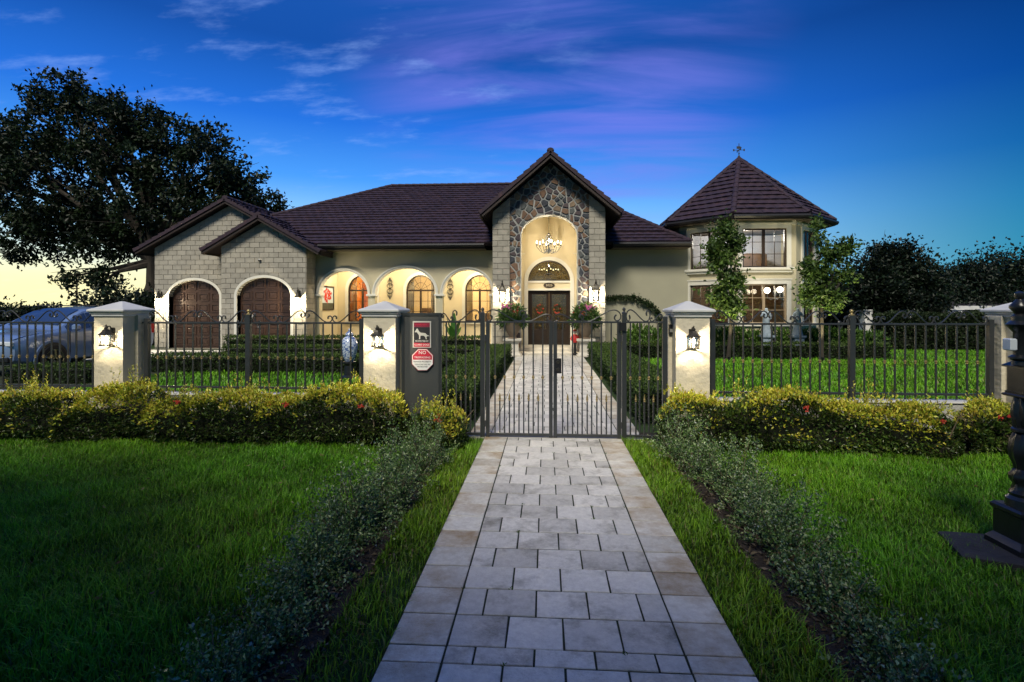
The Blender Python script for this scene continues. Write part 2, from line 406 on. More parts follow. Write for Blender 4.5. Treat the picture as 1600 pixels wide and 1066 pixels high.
def box_hedge(name, label, x0, x1, y0, y1, z0, z1, pal, top_pal, dens=1500, size=.035, lumpy=.04, group=None, cat='hedge', topk=.35, parent_core=True, slope=0):
    t = thing(name, label, cat, ((x0+x1)/2, (y0+y1)/2, 0), group)
    sx, sy, sz = x1-x0, y1-y0, z1-z0; A = sx*sy+2*(sx+sy)*sz; n = int(A*dens)
    u = rng.random((n, 3)); P = np.empty((n, 3)); Nn = np.zeros((n, 3))
    w = np.array([sx*sy, sx*sz, sx*sz*.5, sy*sz, sy*sz]); fc = rng.choice(5, n, p=w/w.sum())
    P[:, 0] = x0+u[:, 0]*sx; P[:, 1] = y0+u[:, 1]*sy; P[:, 2] = z0+u[:, 2]*sz
    for k, (ax, val, nn) in enumerate(((2, z1, (0, 0, 1)), (1, y0, (0, -1, 0)), (1, y1, (0, 1, 0)), (0, x0, (-1, 0, 0)), (0, x1, (1, 0, 0)))):
        mk = fc == k; P[mk, ax] = val; Nn[mk] = nn
    P += Nn*(lump(P, 4.5, 3)*lumpy+rng.normal(0, .02, n)-.02)[:, None]
    if slope: P[:, 2] += slope*(P[:, 0]-x0)*(P[:, 2]/z1)
    D = Nn*.7+rng.normal(size=(n, 3))*.75+np.array([0, 0, .35])
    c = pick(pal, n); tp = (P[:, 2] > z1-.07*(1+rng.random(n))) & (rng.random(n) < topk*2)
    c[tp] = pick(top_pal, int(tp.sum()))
    leaves('foliage', P, D, size*(.7+.6*rng.random(n)), .55, c, M['leaf'], t)['kind'] = 'stuff'
    i = .07
    MB().box(x0+i, x1-i, y0+i, y1-i, z0, z1-i-.02+min(0, slope*sx)).build('dark_core', M['hedge_core'], t)  # solid near-black filler box, keeps the gaps between leaves dark
    return t
def blob_points(blobs, n, shell=.55):
    vol = np.array([b[3]*b[4]*b[5] for b in blobs])**.75; k = rng.choice(len(blobs), n, p=vol/vol.sum())
    B = np.array(blobs)[k]; d = unit(rng.normal(size=(n, 3))); r = (shell+(1-shell)*rng.random(n))[:, None]
    return B[:, :3]+d*r*B[:, 3:6], d
def tree(name, label, base, trunk_h, trunk_r, blobs, nclump, per, clump_r, leaf, width, pal, cat='tree', group=None, limbs=10, m='leaf', shell=.35):
    """trunk with limbs to the crown's clumps; leaves gathered in sprays so gaps stay open"""
    t = thing(name, label, cat, base, group)
    bx, by, bz = base; tb = MB(); top = Vector((bx, by, bz+trunk_h))
    lean = Vector((rng.normal()*.05, rng.normal()*.05, 0))
    tb.tube([Vector(base)+Vector((0, 0, -.05)), Vector(base)+Vector((0, 0, trunk_h*.12))+lean*.3, Vector(base)+Vector((0, 0, trunk_h*.55))+lean*trunk_h, top+lean*trunk_h],
            [trunk_r*1.6, trunk_r*1.08, trunk_r*.9, trunk_r*.75], 9)
    P, d = blob_points(blobs, nclump, shell)
    cen = np.array([b[:3] for b in blobs]); rad = np.array([b[3:6] for b in blobs])
    for i in range(min(limbs, len(blobs)*2)):
        b = blobs[i % len(blobs)]; e = Vector(b[:3])+Vector((rng.normal()*b[3]*.3, rng.normal()*b[4]*.3, b[5]*.3*rng.normal()))
        s = top+lean*trunk_h-Vector((0, 0, trunk_h*.25*rng.random())); mid = s.lerp(e, .5)+Vector((rng.normal(), rng.normal(), rng.random()))*(e-s).length*.08
        tb.tube([s, s.lerp(mid, .5), mid, mid.lerp(e, .55)+Vector((0, 0, .02)), e], [trunk_r*.5, trunk_r*.36, trunk_r*.24, trunk_r*.14, trunk_r*.05], 6)
        for q in range(3):
            e2 = e+Vector((rng.normal()*b[3], rng.normal()*b[4], rng.normal()*b[5]))*.6
            tb.tube([mid, mid.lerp(e2, .5)+Vector((0, 0, .1)), e2], [trunk_r*.14, trunk_r*.08, trunk_r*.02], 4)
    tb.build('trunk', M['bark'], t, smooth=True)
    n = nclump*per; C = np.repeat(P, per, 0); cd_ = np.repeat(d, per, 0)
    stretch = np.repeat(unit(d+rng.normal(size=d.shape)*.8), per, 0)
    o = rng.normal(size=(n, 3))*clump_r*.5+stretch*(rng.normal(size=(n, 1))*clump_r*.9)
    Q = C+o; D = cd_*.4+rng.normal(size=(n, 3))*.8+np.array([0, 0, -.1])
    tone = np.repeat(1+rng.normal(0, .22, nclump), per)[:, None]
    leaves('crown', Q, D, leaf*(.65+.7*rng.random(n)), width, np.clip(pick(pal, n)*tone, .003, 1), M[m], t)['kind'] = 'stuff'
    return t
# ================================================================ GROUND
g = MB(); n = 60; R = 900
g.add([(R*cos(2*pi*i/n), R*sin(2*pi*i/n), -.03) for i in range(n)], [tuple(range(n))])
struct(g.build('ground', M['lawn_base']))
DG = 6.85                                           # gate plane
PXL, PXR = -.78, .95                                # outer path
g = MB(); g.box(PXL, PXR, .6, DG-.02, -.02, .024); path = struct(g.build('path', M['joint']))
g = MB(); g.box(-1.0, 1.23, DG+.02, 18.25, -.02, .024); ipath = struct(g.build('garden_path', M['joint']))
pv_cache = {}
def paver(w, l, parent, x, y, border, ztop=.03):
    key = (round(w, 3), round(l, 3), border, random.randrange(3))
    if key not in pv_cache:
        gap = .0052; m = MB()
        a, b = w/2-gap, l/2-gap; ch = .0025
        pts = [(-a, -b), (a, -b), (a, b), (-a, b)]
        jt = [(random.uniform(-.0015, .0015), random.uniform(-.0015, .0015)) for _ in pts]
        lo = [(p[0]+j[0], p[1]+j[1], -.028) for p, j in zip(pts, jt)]
        md = [(p[0]+j[0], p[1]+j[1], -ch) for p, j in zip(pts, jt)]
        tp = [(p[0]*(1-ch/a)+j[0], p[1]*(1-ch/b)+j[1], 0) for p, j in zip(pts, jt)]
        m.loft([lo, md, tp]); pv_cache[key] = m.mesh('paver', M['paver_border'] if border else M['paver'])
    o = inst('paver', pv_cache[key], parent, (x, y, ztop+random.uniform(-.002, .002)), (random.gauss(0, .003), random.gauss(0, .003), random.gauss(0, .003)))
    return o
# outer path: rows .27 long, alternate 4 whole / half + 3 + half between border pavers
yy = 2.62-.13-.27*6; k = 0; W = (.665+.487)/4
rows = []
y = 2.62
rows.append((2.49, 2.62, 1))
j = 0
while y < DG-.05:
    y2 = min(y+.27, DG-.03); rows.append((y, y2, j % 2)); y = y2; j += 1
y = 2.49; j = 0
while y > .9: rows.append((y-.27, y, j % 2)); y -= .27; j += 1
for (ya, yb, ph) in rows:
    if yb-ya < .05: continue
    yc, l = (ya+yb)/2, yb-ya
    paver(.293, l, path, (PXL-.487)/2, yc, True); paver(.285, l, path, (.665+PXR)/2, yc, True)
    xs = [-.487+W*i for i in range(5)] if ph == 0 else [-.487, -.487+W/2]+[-.487+W*(i+.5) for i in range(1, 4)]+[.665]
    for a, b in zip(xs[:-1], xs[1:]): paver(b-a, l, path, (a+b)/2, yc, False)
# garden path beyond the gate
y = DG+.09; j = 0; far = MB(); W2 = (.95+.72)/6; cnt = 0
MB().box(-1.0, 1.23, DG-.03, DG+.075, -.02, .026, .004).build('threshold', M['concrete'], ipath)
while y < 18.2:
    yb = y+.27; yc = y+.135
    xs = [-.72+W2*i for i in range(7)] if j % 2 == 0 else [-.72]+[-.72+W2*(i+.5) for i in range(6)]+[.95]
    cells = [(-1.0, -.72, True), (.95, 1.23, True)]+[(a, b, False) for a, b in zip(xs[:-1], xs[1:])]
    for a, b, bd in cells:
        if cnt < 290: paver(b-a, .27, ipath, (a+b)/2, yc, bd); cnt += 1
        else: far.box(a+.004, b-.004, y+.004, yb-.004, 0, .03+random.uniform(-.002, .002), .004)
    y = yb; j += 1
far.build('paver', M['paver'], ipath, kind='stuff')
# soil beds along the path and under the front hedge, driveway, kerb strip at the street
g = MB(); g.box(-1.62, -1.12, .9, 6.3, -.025, .004); g.box(1.30, 1.90, .9, 6.3, -.025, .004)
g.box(-9.5, -1.05, 6.3005, 7.3, -.025, .003); g.box(1.25, 7.5, 6.3005, 7.3, -.025, .003)
struct(g.build('planting_soil', M['soil']))
g = MB(); g.box(-26, PX(352, 19), 15.6, 20.2, -.025, .012); g.box(-15.5, PX(215, 11), 10.5, 15.6, -.025, .010); dw = struct(g.build('driveway', M['joint']))
dv = MB(); y = 15.7
while y < 19.3:
    x = -15+random.random()*.2
    while x < PX(352, 19)-.4: dv.box(x, x+.38, y, y+.26, 0, .034+random.uniform(-.002, .002), .006); x += .39
    y += .27
dv.build('paver', M['paver'], dw, kind='stuff')
g = MB(); g.box(-2.6, 2.8, 18.25, 20.2, -.02, .05, .01); struct(g.build('entrance_paving', M['concrete']))

# ---------------------------------------------------------------- grass
def grass(name, regions, dens, length, width, pal, holes=(), label=None, dry=.055):
    Ps = []
    for (x0, x1, y0, y1, f) in regions:
        n = int((x1-x0)*(y1-y0)*dens*f); Ps.append(np.stack([x0+(x1-x0)*rng.random(n), y0+(y1-y0)*rng.random(n)], 1))
    P = np.concatenate(Ps)
    keep = np.ones(len(P), bool)
    # only what the lens could see, with a margin for a step to the side
    xl = P[:, 1]*-1.12-1.2; xr = P[:, 1]*1.0+1.2; keep &= (P[:, 0] > xl) & (P[:, 0] < xr)
    for (a, b, c, d) in holes: keep &= ~((P[:, 0] > a) & (P[:, 0] < b) & (P[:, 1] > c) & (P[:, 1] < d))
    P = P[keep]
    cl = np.sin(P[:, 0]*3.1+np.sin(P[:, 1]*2.3)*1.5)*np.sin(P[:, 1]*3.7+1)+.6*np.sin(P[:, 0]*9+P[:, 1]*4)*np.sin(P[:, 1]*11)
    n = len(P); a = rng.random(n)*2*pi; L = length*(.45+.9*rng.random(n)**1.3)*(1+.28*cl); tilt = .25+.75*rng.random(n)
    dx, dy = np.cos(a), np.sin(a); w = width*(.6+.6*rng.random(n))
    B = np.stack([P[:, 0], P[:, 1], np.zeros(n)], 1); side = np.stack([-dy, dx, np.zeros(n)], 1)*w[:, None]/2
    d1 = np.stack([dx*tilt*.3, dy*tilt*.3, np.ones(n)], 1); d2 = np.stack([dx*tilt*1.3, dy*tilt*1.3, 1-.55*tilt], 1)
    mid = B+d1*L[:, None]*.5; tip = mid+d2*L[:, None]*.55
    V = np.stack([B-side, B+side, mid+side*.85, mid-side*.85, tip], 1).reshape(-1, 3)
    i = np.arange(n)*5
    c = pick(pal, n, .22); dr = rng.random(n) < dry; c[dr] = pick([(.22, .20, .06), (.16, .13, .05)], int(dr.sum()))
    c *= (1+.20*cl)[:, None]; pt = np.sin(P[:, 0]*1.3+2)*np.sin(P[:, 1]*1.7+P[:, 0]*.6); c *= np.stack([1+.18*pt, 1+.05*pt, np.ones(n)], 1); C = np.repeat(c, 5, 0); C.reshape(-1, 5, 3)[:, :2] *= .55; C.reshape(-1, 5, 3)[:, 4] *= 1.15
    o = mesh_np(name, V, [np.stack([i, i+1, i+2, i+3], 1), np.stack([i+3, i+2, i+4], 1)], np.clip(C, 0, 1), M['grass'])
    o['kind'] = 'stuff'; o['label'] = label; o['category'] = 'grass'; return o
GP = [(.155, .38, .012), (.12, .31, .012), (.20, .43, .02), (.08, .23, .010)]
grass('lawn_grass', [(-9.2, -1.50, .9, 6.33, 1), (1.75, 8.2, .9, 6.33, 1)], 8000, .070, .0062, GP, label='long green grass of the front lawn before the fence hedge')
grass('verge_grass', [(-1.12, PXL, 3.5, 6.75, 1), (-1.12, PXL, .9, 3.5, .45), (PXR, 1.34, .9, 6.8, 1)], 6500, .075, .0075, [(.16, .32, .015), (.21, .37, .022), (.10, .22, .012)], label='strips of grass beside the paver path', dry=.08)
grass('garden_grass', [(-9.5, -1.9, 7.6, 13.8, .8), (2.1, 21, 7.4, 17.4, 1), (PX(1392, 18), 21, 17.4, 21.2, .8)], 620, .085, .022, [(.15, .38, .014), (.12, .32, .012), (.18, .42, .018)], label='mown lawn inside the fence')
# weeds in the paver joints
P = []; 
for _ in range(26):
    r_ = random.choice(rows); P += [(random.choice([-.487, -.2, .09, .38, .665])+random.gauss(0, .004), r_[1]+random.gauss(0, .01), .022)]*random.randint(3, 9)
P = np.array(P)+rng.normal(0, .006, (len(P), 3))*[1, 1, 0]
o = leaves('joint_moss', P, rng.normal(size=P.shape)*.6+[0, 0, .8], .022, .35, pick([(.06, .14, .02), (.10, .13, .03)], len(P)), M['leaf'], None); o['kind'] = 'stuff'; o['label'] = 'small weeds sprouting in the joints of the path'; o['category'] = 'weeds'
n = 240; P = np.stack([rng.uniform(-6, 6.5, n), rng.uniform(2, 6.2, n), rng.uniform(.05, .075, n)], 1); P = P[(P[:, 0] < -1.5) | (P[:, 0] > 1.8)]
o = leaves('fallen_leaves', P, rng.normal(size=P.shape)*[1, 1, .2], rng.uniform(.02, .05, len(P)), .45, pick([(.22, .16, .07), (.13, .09, .04), (.30, .26, .10)], len(P)), M['leaf'], None); o['kind'] = 'stuff'; o['label'] = 'a few dry leaves scattered on the front lawn'; o['category'] = 'leaf litter'
# leaf litter and mulch on the beds
n = 5200; sdx = rng.random(n) < .45
P = np.stack([np.where(sdx, rng.uniform(-1.7, -.95, n), rng.uniform(1.25, 2.0, n)), rng.uniform(1.2, 6.2, n), rng.uniform(.006, .02, n)], 1)
D = rng.normal(size=(n, 3))*[1, 1, .15]
o = leaves('leaf_litter', P, D, rng.uniform(.02, .055, n), .4, pick([(.13, .10, .06), (.07, .05, .03), (.20, .16, .11), (.04, .03, .02)], n), M['leaf'], None); o['kind'] = 'stuff'; o['label'] = 'dry fallen leaves and mulch under the low shrubs'; o['category'] = 'leaf litter'

# ================================================================ HOUSE
house = thing('house', 'cream stucco and block villa with brown tile roofs, arched entrance and corner tower', 'house', (0, 19, 0))
HP = house
DGF, DM, DP, DD = 19.57, 20.4, 18.6, 20.3      # front garage, main wall, portico front, door wall
# ---- openings and block walls
def block_wall(poly_clip, x0, x1, z0, z1, y, bw, bh, holes, parent, name='block', limit=None, side_cut=None, seed=0):
    """coursed blocks, each its own object; poly_clip: half planes (a,b,c); holes: (cx,zs,hw,rise) ellipse-topped openings"""
    rnd = random.Random(seed); row = 0; z = z0; out = 0; rest = MB()
    while z < z1:
        off = (bw/2 if row % 2 else 0); x = x0-off
        while x < x1:
            g_ = .006; w = bw
            p = [(x+g_, z+g_), (x+w-g_, z+g_), (x+w-g_, z+bh-g_), (x+g_, z+bh-g_)]
            p = clip(p, -1, 0, -(x0)); p = clip(p, 1, 0, x1) if p else p
            for (a, b, c) in poly_clip:
                if p: p = clip(p, a, b, c)
            ok = bool(p)
            if ok:
                cx_, cz_ = sum(q[0] for q in p)/len(p), sum(q[1] for q in p)/len(p)
                for (hx, zs, hw, rise) in holes:
                    if not p: break
                    if cz_ < zs:
                        if abs(cx_-hx) < hw+bw:
                            if abs(cx_-hx) < hw and bw < hw: 
                                if min(abs(q[0]-hx) for q in p) < hw and max(abs(q[0]-hx) for q in p) <= hw: p = None; break
                            sg = 1 if cx_ > hx else -1
                            p = clip(p, -sg, 0, -sg*(hx)-hw)
                    else:
                        dx, dz = (cx_-hx)/hw, (cz_-zs)/rise; r = sqrt(dx*dx+dz*dz)
                        if r < .8: p = None; break
                        tx, tz = dx/r, dz/r; nx, nz = tx/hw, tz/rise; px_, pz_ = hx+tx*hw, zs+tz*rise
                        p = clip(p, -nx, -nz, -(nx*px_+nz*pz_))
            if p and len(p) > 2 and area(p) > .0025:
                d = .016+rnd.random()*.010
                m = MB().slab(p, y, d, .010)
                if limit is None or out < limit: m.build(name, M['block'], parent); out += 1
                else: rest.v, rest.f = (rest.add(m.v, m.f) and rest.v), rest.f; out += 1
            x += bw
        z += bh; row += 1
    if rest.v: rest.build(name, M['block'], parent, kind='stuff')
    return out
# front garage gable
def gz(px, py, D): return PZ(px, py, D)
xa0, xa1 = PX(346, DGF), -8.95
apx, apz = PX(403, DGF-.35), PZ(403, 336, DGF-.35); slf = (apz-PZ(493, 388, DGF-.35))/(PX(493, DGF-.35)-apx)
ftop = lambda x: apz-.20-abs(x-apx)*slf
gx, ghw = PX(412.5, DGF), (PX(455, DGF)-PX(371, DGF))/2; gzs, gri = PZ(412, 462, DGF), PZ(412, 434, DGF)-PZ(412, 462, DGF)
gwall = MB().wall([(xa0, 0), (xa1, 0), (xa1, ftop(xa1)), (apx, ftop(apx)), (xa0, ftop(xa0))], [arch(gx, ghw, .02, gzs, gri)[::-1]], DGF, DGF+.3)
gw1 = gwall.build('garage_wall', M['mortar'], HP)
MB().box(xa1-.3, xa1, DGF+.3, DM+.02, 0, ftop(xa1)).build('garage_return_wall', M['mortar'], HP)
bw_, bh_ = .372, .192
c1 = block_wall([(slf, 1, apz-.215+slf*apx), (-slf, 1, apz-.215-slf*apx)], xa0, xa1, .05, apz, DGF, bw_, bh_, [(gx, gzs, ghw+.11, gri+.11)], gw1, seed=1)
# side return blocks (facing the arcade)
rb = MB(); z = .05; k = 0
while z < ftop(xa1)-.1:
    y = DGF-(0 if k % 2 else .18)
    while y < DM-.02:
        y0_, y1_ = max(y, DGF)+.006, min(y+bw_, DM)-.006
        if y1_-y0_ > .05: rb.box(xa1, xa1+.018+random.random()*.006, y0_, y1_, z+.006, z+bh_-.006, .006)
        y += bw_
    z += bh_; k += 1
rb.build('block', M['block'], gw1, kind='stuff')
# rear garage gable
DRG = 20.4
xr0, xr1 = PX(242, DRG), PX(352, DRG)
rpx, rpz = PX(351, DRG-.35), PZ(351, 310, DRG-.35); slr = (rpz-PZ(209, 391, DRG-.35))/(rpx-PX(209, DRG-.35))
rtop = lambda x: rpz-.20-abs(x-rpx)*slr
hx2, hhw2 = PX(304, DRG), (PX(343, DRG)-PX(264, DRG))/2; hzs2, hri2 = PZ(304, 464, DRG), PZ(304, 438, DRG)-PZ(304, 464, DRG)
gwall = MB().wall([(xr0, 0), (xa0+.2, 0), (xa0+.2, rtop(xa0+.2)), (rpx, rtop(rpx)), (xr0, rtop(xr0))] if rpx > xa0+.2 and False else
                  [(xr0, 0), (rpx+1.5, 0), (rpx+1.5, rtop(rpx+1.5)), (rpx, rtop(rpx)), (xr0, rtop(xr0))], [arch(hx2, hhw2, .02, hzs2, hri2)[::-1]], DRG, DRG+.3)
gw2 = gwall.build('garage_wall', M['mortar'], HP)
MB().box(xr0, xr0+.3, DRG+.3, 26, 0, rtop(xr0)).build('garage_side_wall', M['stucco'], HP)
MB().box(xa0, xa0+.3, DGF+.3, DRG, 0, ftop(xa0)).build('garage_side_wall', M['stucco'], HP)
c2 = block_wall([(slr, 1, rpz-.215+slr*rpx), (-slr, 1, rpz-.215-slr*rpx)], xr0, xr1+.75, .05, rpz, DRG, bw_, bh_, [(hx2, hzs2, hhw2+.11, hri2+.11)], gw2, limit=max(20, 280-c1), seed=2)
def arch_ring(cx, hw, zs, rise, w, y0, y1, z0=0, n=22, both=True):
    o = arch(cx, hw+w, z0, zs, rise+w, n); i = arch(cx, hw, z0, zs, rise, n); m = MB(); k = len(o)
    vs = [(p[0], y0, p[1]) for p in o]+[(p[0], y0, p[1]) for p in i]+[(p[0], y1, p[1]) for p in o]+[(p[0], y1, p[1]) for p in i]
    fs = []
    for a in range(k-1):
        b = a+1; fs += [(a, b, k+b, k+a), (a, 2*k+a, 2*k+b, b), (k+a, k+b, 3*k+b, 3*k+a), (2*k+a, 3*k+a, 3*k+b, 2*k+b)]
    fs += [(0, k, 3*k, 2*k), (k-1, 3*k-1+0, 4*k-1, 2*k-1)] if False else []
    m.add(vs, fs)
    m.add([(cx+hw, y0, z0), (cx+hw+w, y0, z0), (cx+hw+w, y1, z0), (cx+hw, y1, z0)], [(0, 1, 2, 3)]); m.add([(cx-hw-w, y0, z0), (cx-hw, y0, z0), (cx-hw, y1, z0), (cx-hw-w, y1, z0)], [(0, 1, 2, 3)])
    return m
def garage_door(cx, hw, zs, rise, y):
    arch_ring(cx, hw, zs, rise, .10, y-.045, y+.26, .01).build('arch_trim', M['trim'], HP)
    d = MB().wall(arch(cx, hw+.02, .01, zs, rise+.02), [], y+.20, y+.26).build('garage_door', M['garage_wood'], HP)
    nx, nz = 4, 6; H = zs+rise; pw = 2*hw/nx; ph = (H-.06)/nz
    for i in range(nx):
        for j in range(nz):
            x0_, x1_, z0_, z1_ = cx-hw+i*pw+.05, cx-hw+(i+1)*pw-.05, .06+j*ph+.05, .06+(j+1)*ph-.05
            # frame (moulding) and raised field, cut by the arch
            p = [(x0_, z0_), (x1_, z0_), (x1_, z1_), (x0_, z1_)]
            cx_, cz_ = (x0_+x1_)/2, (z0_+z1_)/2
            if z1_ > zs:
                dx, dz = (cx_-cx)/hw, max(.05, (z1_-zs)/rise); r = sqrt(dx*dx+dz*dz); tx, tz = dx/r, dz/r
                p = clip(p, tx/hw, tz/rise, tx/hw*(cx+tx*(hw-.05))+tz/rise*(zs+tz*(rise-.05)))
            if len(p) < 3 or area(p) < .01: continue
            c_ = (sum(q[0] for q in p)/len(p), sum(q[1] for q in p)/len(p))
            q = [(c_[0]+(a-c_[0])*.80, c_[1]+(b-c_[1])*.72) for a, b in p]
            m = MB().wall(p, [q[::-1]], y+.172, y+.2015); m.slab([(c_[0]+(a-c_[0])*.66, c_[1]+(b-c_[1])*.56) for a, b in p], y+.2015, .02, .02)
            m.build('door_panel', M['garage_wood'], d)
garage_door(gx, ghw, gzs, gri, DGF); garage_door(hx2, hhw2, hzs2, hri2, DRG)

# ---- roof planes of lapped tiles
def roof_plane(poly, parent, tw=.33, ex=.30, name='roof_tiles', under='roof_under', seed=0, zlift=.012):
    """poly: 3d points, first edge is the eave. Lapped tiles joined in one part (each is under ten pixels)"""
    P = [Vector(p) for p in poly]; e = (P[1]-P[0]).normalized(); nrm = (P[1]-P[0]).cross(P[-1]-P[0]).normalized()
    if nrm.z < 0: nrm = -nrm
    v = nrm.cross(e).normalized()
    if v.z < 0: v = -v
    uv = [((p-P[0]).dot(e), (p-P[0]).dot(v)) for p in P]; vmax = max(q[1] for q in uv)
    m = MB(); r = random.Random(seed); k = 0; vv = 0
    T = lambda a, b, h: P[0]+e*a+v*b+nrm*h
    def rng_u(val):
        xs = []
        for i in range(len(uv)):
            a, b = uv[i], uv[(i+1) % len(uv)]
            if (a[1]-val)*(b[1]-val) <= 0 and abs(a[1]-b[1]) > 1e-6: xs.append(a[0]+(b[0]-a[0])*(val-a[1])/(b[1]-a[1]))
        return (min(xs), max(xs)) if len(xs) > 1 else None
    while vv < vmax-.02:
        v2 = min(vv+ex, vmax); A = rng_u(vv+1e-4); B = rng_u(v2-1e-4)
        if A is None or B is None: break
        x = math.floor(min(A[0], B[0])/tw)*tw-(tw/2 if k % 2 else 0)
        while x < max(A[1], B[1]):
            a0, a1 = max(x, A[0]), min(x+tw, A[1]); b0, b1 = max(x, B[0]), min(x+tw, B[1])
            if a1-a0 > .03 or b1-b0 > .03:
                if b1 < b0: b0 = b1 = min(max((b0+b1)/2, B[0]), B[1])
                if a1 < a0: a0 = a1 = min(max((a0+a1)/2, A[0]), A[1])
                g_ = .006; h = .062+r.uniform(-.008, .012); top = .012
                a0 += g_; a1 -= g_
                am, bm_ = (a0+a1)/2, (b0+b1)/2; cr = .014
                m.add([T(a0, vv-.015, -.0), T(a1, vv-.015, 0), T(a0, vv-.015, h), T(am, vv-.015, h+cr), T(a1, vv-.015, h), T(b0, v2, top), T(bm_, v2, top+cr), T(b1, v2, top)],
                      [(0, 1, 4, 3, 2), (2, 3, 6, 5), (3, 4, 7, 6), (0, 2, 5), (1, 7, 4)])
            x += tw
        vv = v2; k += 1
    o = m.build(name, M['roof_tile'], parent, kind='stuff')
    u = MB(); n = len(P); u.add([p for p in P]+[p-nrm*.10 for p in P], [tuple(range(n)), tuple(range(n, 2*n))[::-1]]+[(i, (i+1) % n, n+(i+1) % n, n+i) for i in range(n)])
    u.build('roof_deck', M[under], parent); return o
def ridge(a, b, parent, r=.11, seg=.34, name='ridge_tiles'):
    a, b = Vector(a), Vector(b); L = (b-a).length; d = (b-a)/L; n = max(1, int(L/seg)); m = MB()
    s = d.cross(Vector((0, 0, 1))).normalized(); u = s.cross(d)
    for i in range(n):
        p, q = a+d*(i*L/n), a+d*((i+1)*L/n+.02); r0, r1 = r*1.12, r*.93
        ring = lambda c, rr: [c+s*rr*cos(t)+u*(rr*sin(t)*.8) for t in [pi*j/6 for j in range(7)]]
        A, B = ring(p, r0), ring(q, r1); m.add(A+B, [(j, j+1, 8+j, 7+j) for j in range(6)]+[tuple(range(7))])
    m.build(name, M['roof_tile'], parent, kind='stuff')
def gable_roof(cx, zr, slope, hw_l, hw_r, y0, y1, parent, label=None, ex=.30):
    """roof with its ridge running back from the barge at y0"""
    rf = MB().box(cx-.05, cx+.05, y0+.1, y1, zr-.16, zr-.05).build('roof', M['roof_under'], parent)
    for sgn, hw in ((-1, hw_l), (1, hw_r)):
        ze = zr-slope*hw
        a, b = (cx+sgn*hw, y0, ze), (cx+sgn*hw, y1, ze); c, d = (cx, y1, zr), (cx, y0, zr)
        roof_plane([a, b, c, d], rf, ex=ex, seed=int(zr*100)+sgn)
        # barge board, double stepped, and eave fascia
        th = atan2(slope, 1)*sgn; L = hw/cos(atan2(slope, 1))
        for dy, h0, h1, nm in ((0.0, -.17, -.015, 'barge_board'), (-.045, -.075, .035, 'barge_tile')):
            m = MB(); e = Vector((sgn*cos(abs(th)), 0, -sin(abs(th)))); nn = Vector((sgn*sin(abs(th)), 0, cos(abs(th)))); O = Vector((cx, 0, zr))
            if nm == 'barge_tile':
                k = int(L/ex)
                for i in range(k+1):
                    s0_, s1_ = i*L/(k+1), (i+1)*L/(k+1)
                    q = [O+e*s0_+nn*(h1-.01), O+e*s1_+nn*(h1+.03), O+e*s1_+nn*h0, O+e*s0_+nn*h0]
                    q = [Vector((p.x, 0, p.z)) for p in q]
                    m.add([(p.x, y0+dy, p.z) for p in q]+[(p.x, y0+.08, p.z) for p in q], [(0, 1, 2, 3), (7, 6, 5, 4), (0, 4, 5, 1), (1, 5, 6, 2), (2, 6, 7, 3), (3, 7, 4, 0)])
                m.build(nm, M['roof_tile'], rf)
            else:
                q = [O+nn*h1, O+e*L+nn*h1, O+e*L+nn*h0, O+Vector((0, 0, h0/cos(abs(th))))]
                m.add([(p.x, y0+.0, p.z) for p in q]+[(p.x, y0+.06, p.z) for p in q], [(0, 1, 2, 3), (7, 6, 5, 4), (0, 4, 5, 1), (1, 5, 6, 2), (2, 6, 7, 3), (3, 7, 4, 0)])
                m.build(nm, M['fascia'], rf)
        x_e = cx+sgn*hw; MB().box(x_e, x_e-sgn*.05, y0+.06, y1, ze-.16, ze-.02).build('fascia', M['fascia'], rf)
    ridge((cx, y0, zr+.02), (cx, y1, zr+.02), rf)
    return rf
gable_roof(apx, apz, slf, apx-PX(312.5, DGF-.35), PX(500, DGF-.35)-apx, DGF-.35, 25.2, HP)
gable_roof(rpx, rpz, slr, rpx-PX(209, DRG-.35), 3.2, DRG-.35, 27, HP)
# ---- main hip roof
EZ = PZ(640, 381, 19.75); RZ = PZ(700, 290, 26); RYm = 26
xl, xrr = -12.3, PX(1079, 19.75); rl, rr = PX(612, 26), PX(868, 26)
RB = lambda x, y: (x, y, EZ+(RZ-EZ)*(y-19.75)/(RYm-19.75))
mr_ = MB().box(rl, rr, RYm-.05, RYm+.05, RZ-.2, RZ-.06).build('roof', M['roof_under'], HP)
ycut = 20.62; na, nb = PX(792, 18.6)-.1, PX(924, 18.6)+.1; fr_ = (ycut-19.75)/(RYm-19.75)
roof_plane([RB(-9.2, 19.75), RB(na, 19.75), RB(na, ycut), RB(-9.2-2.8*(ycut-19.75)/2.55, ycut)], mr_, seed=5)
roof_plane([RB(nb, 19.75), RB(xrr, 19.75), RB(xrr+(rr-xrr)*fr_, ycut), RB(nb, ycut)], mr_, seed=4)
roof_plane([RB(-9.2-2.8*(ycut-19.75)/2.55, ycut), RB(xrr+(rr-xrr)*fr_, ycut), RB(rr, RYm), RB(rl, RYm), RB(-12.0, 22.3)], mr_, seed=3)
roof_plane([(xrr, 32.2, EZ), (xl, 32.2, EZ), (rl, RYm, RZ), (rr, RYm, RZ)], mr_, tw=.6, ex=.5, seed=6)
roof_plane([(xrr, 19.75, EZ), (xrr, 32.2, EZ), (rr, RYm, RZ)], mr_, seed=7); roof_plane([(xl, 32.2, EZ), RB(-12.0, 22.3), (rl, RYm, RZ)], mr_, seed=8)
for a, b in (((rl, RYm, RZ), (rr, RYm, RZ)), ((xrr, 19.75, EZ), (rr, RYm, RZ)), (RB(-12.0, 22.3), (rl, RYm, RZ))): ridge((a[0], a[1], a[2]+.02), (b[0], b[1], b[2]+.02), mr_)
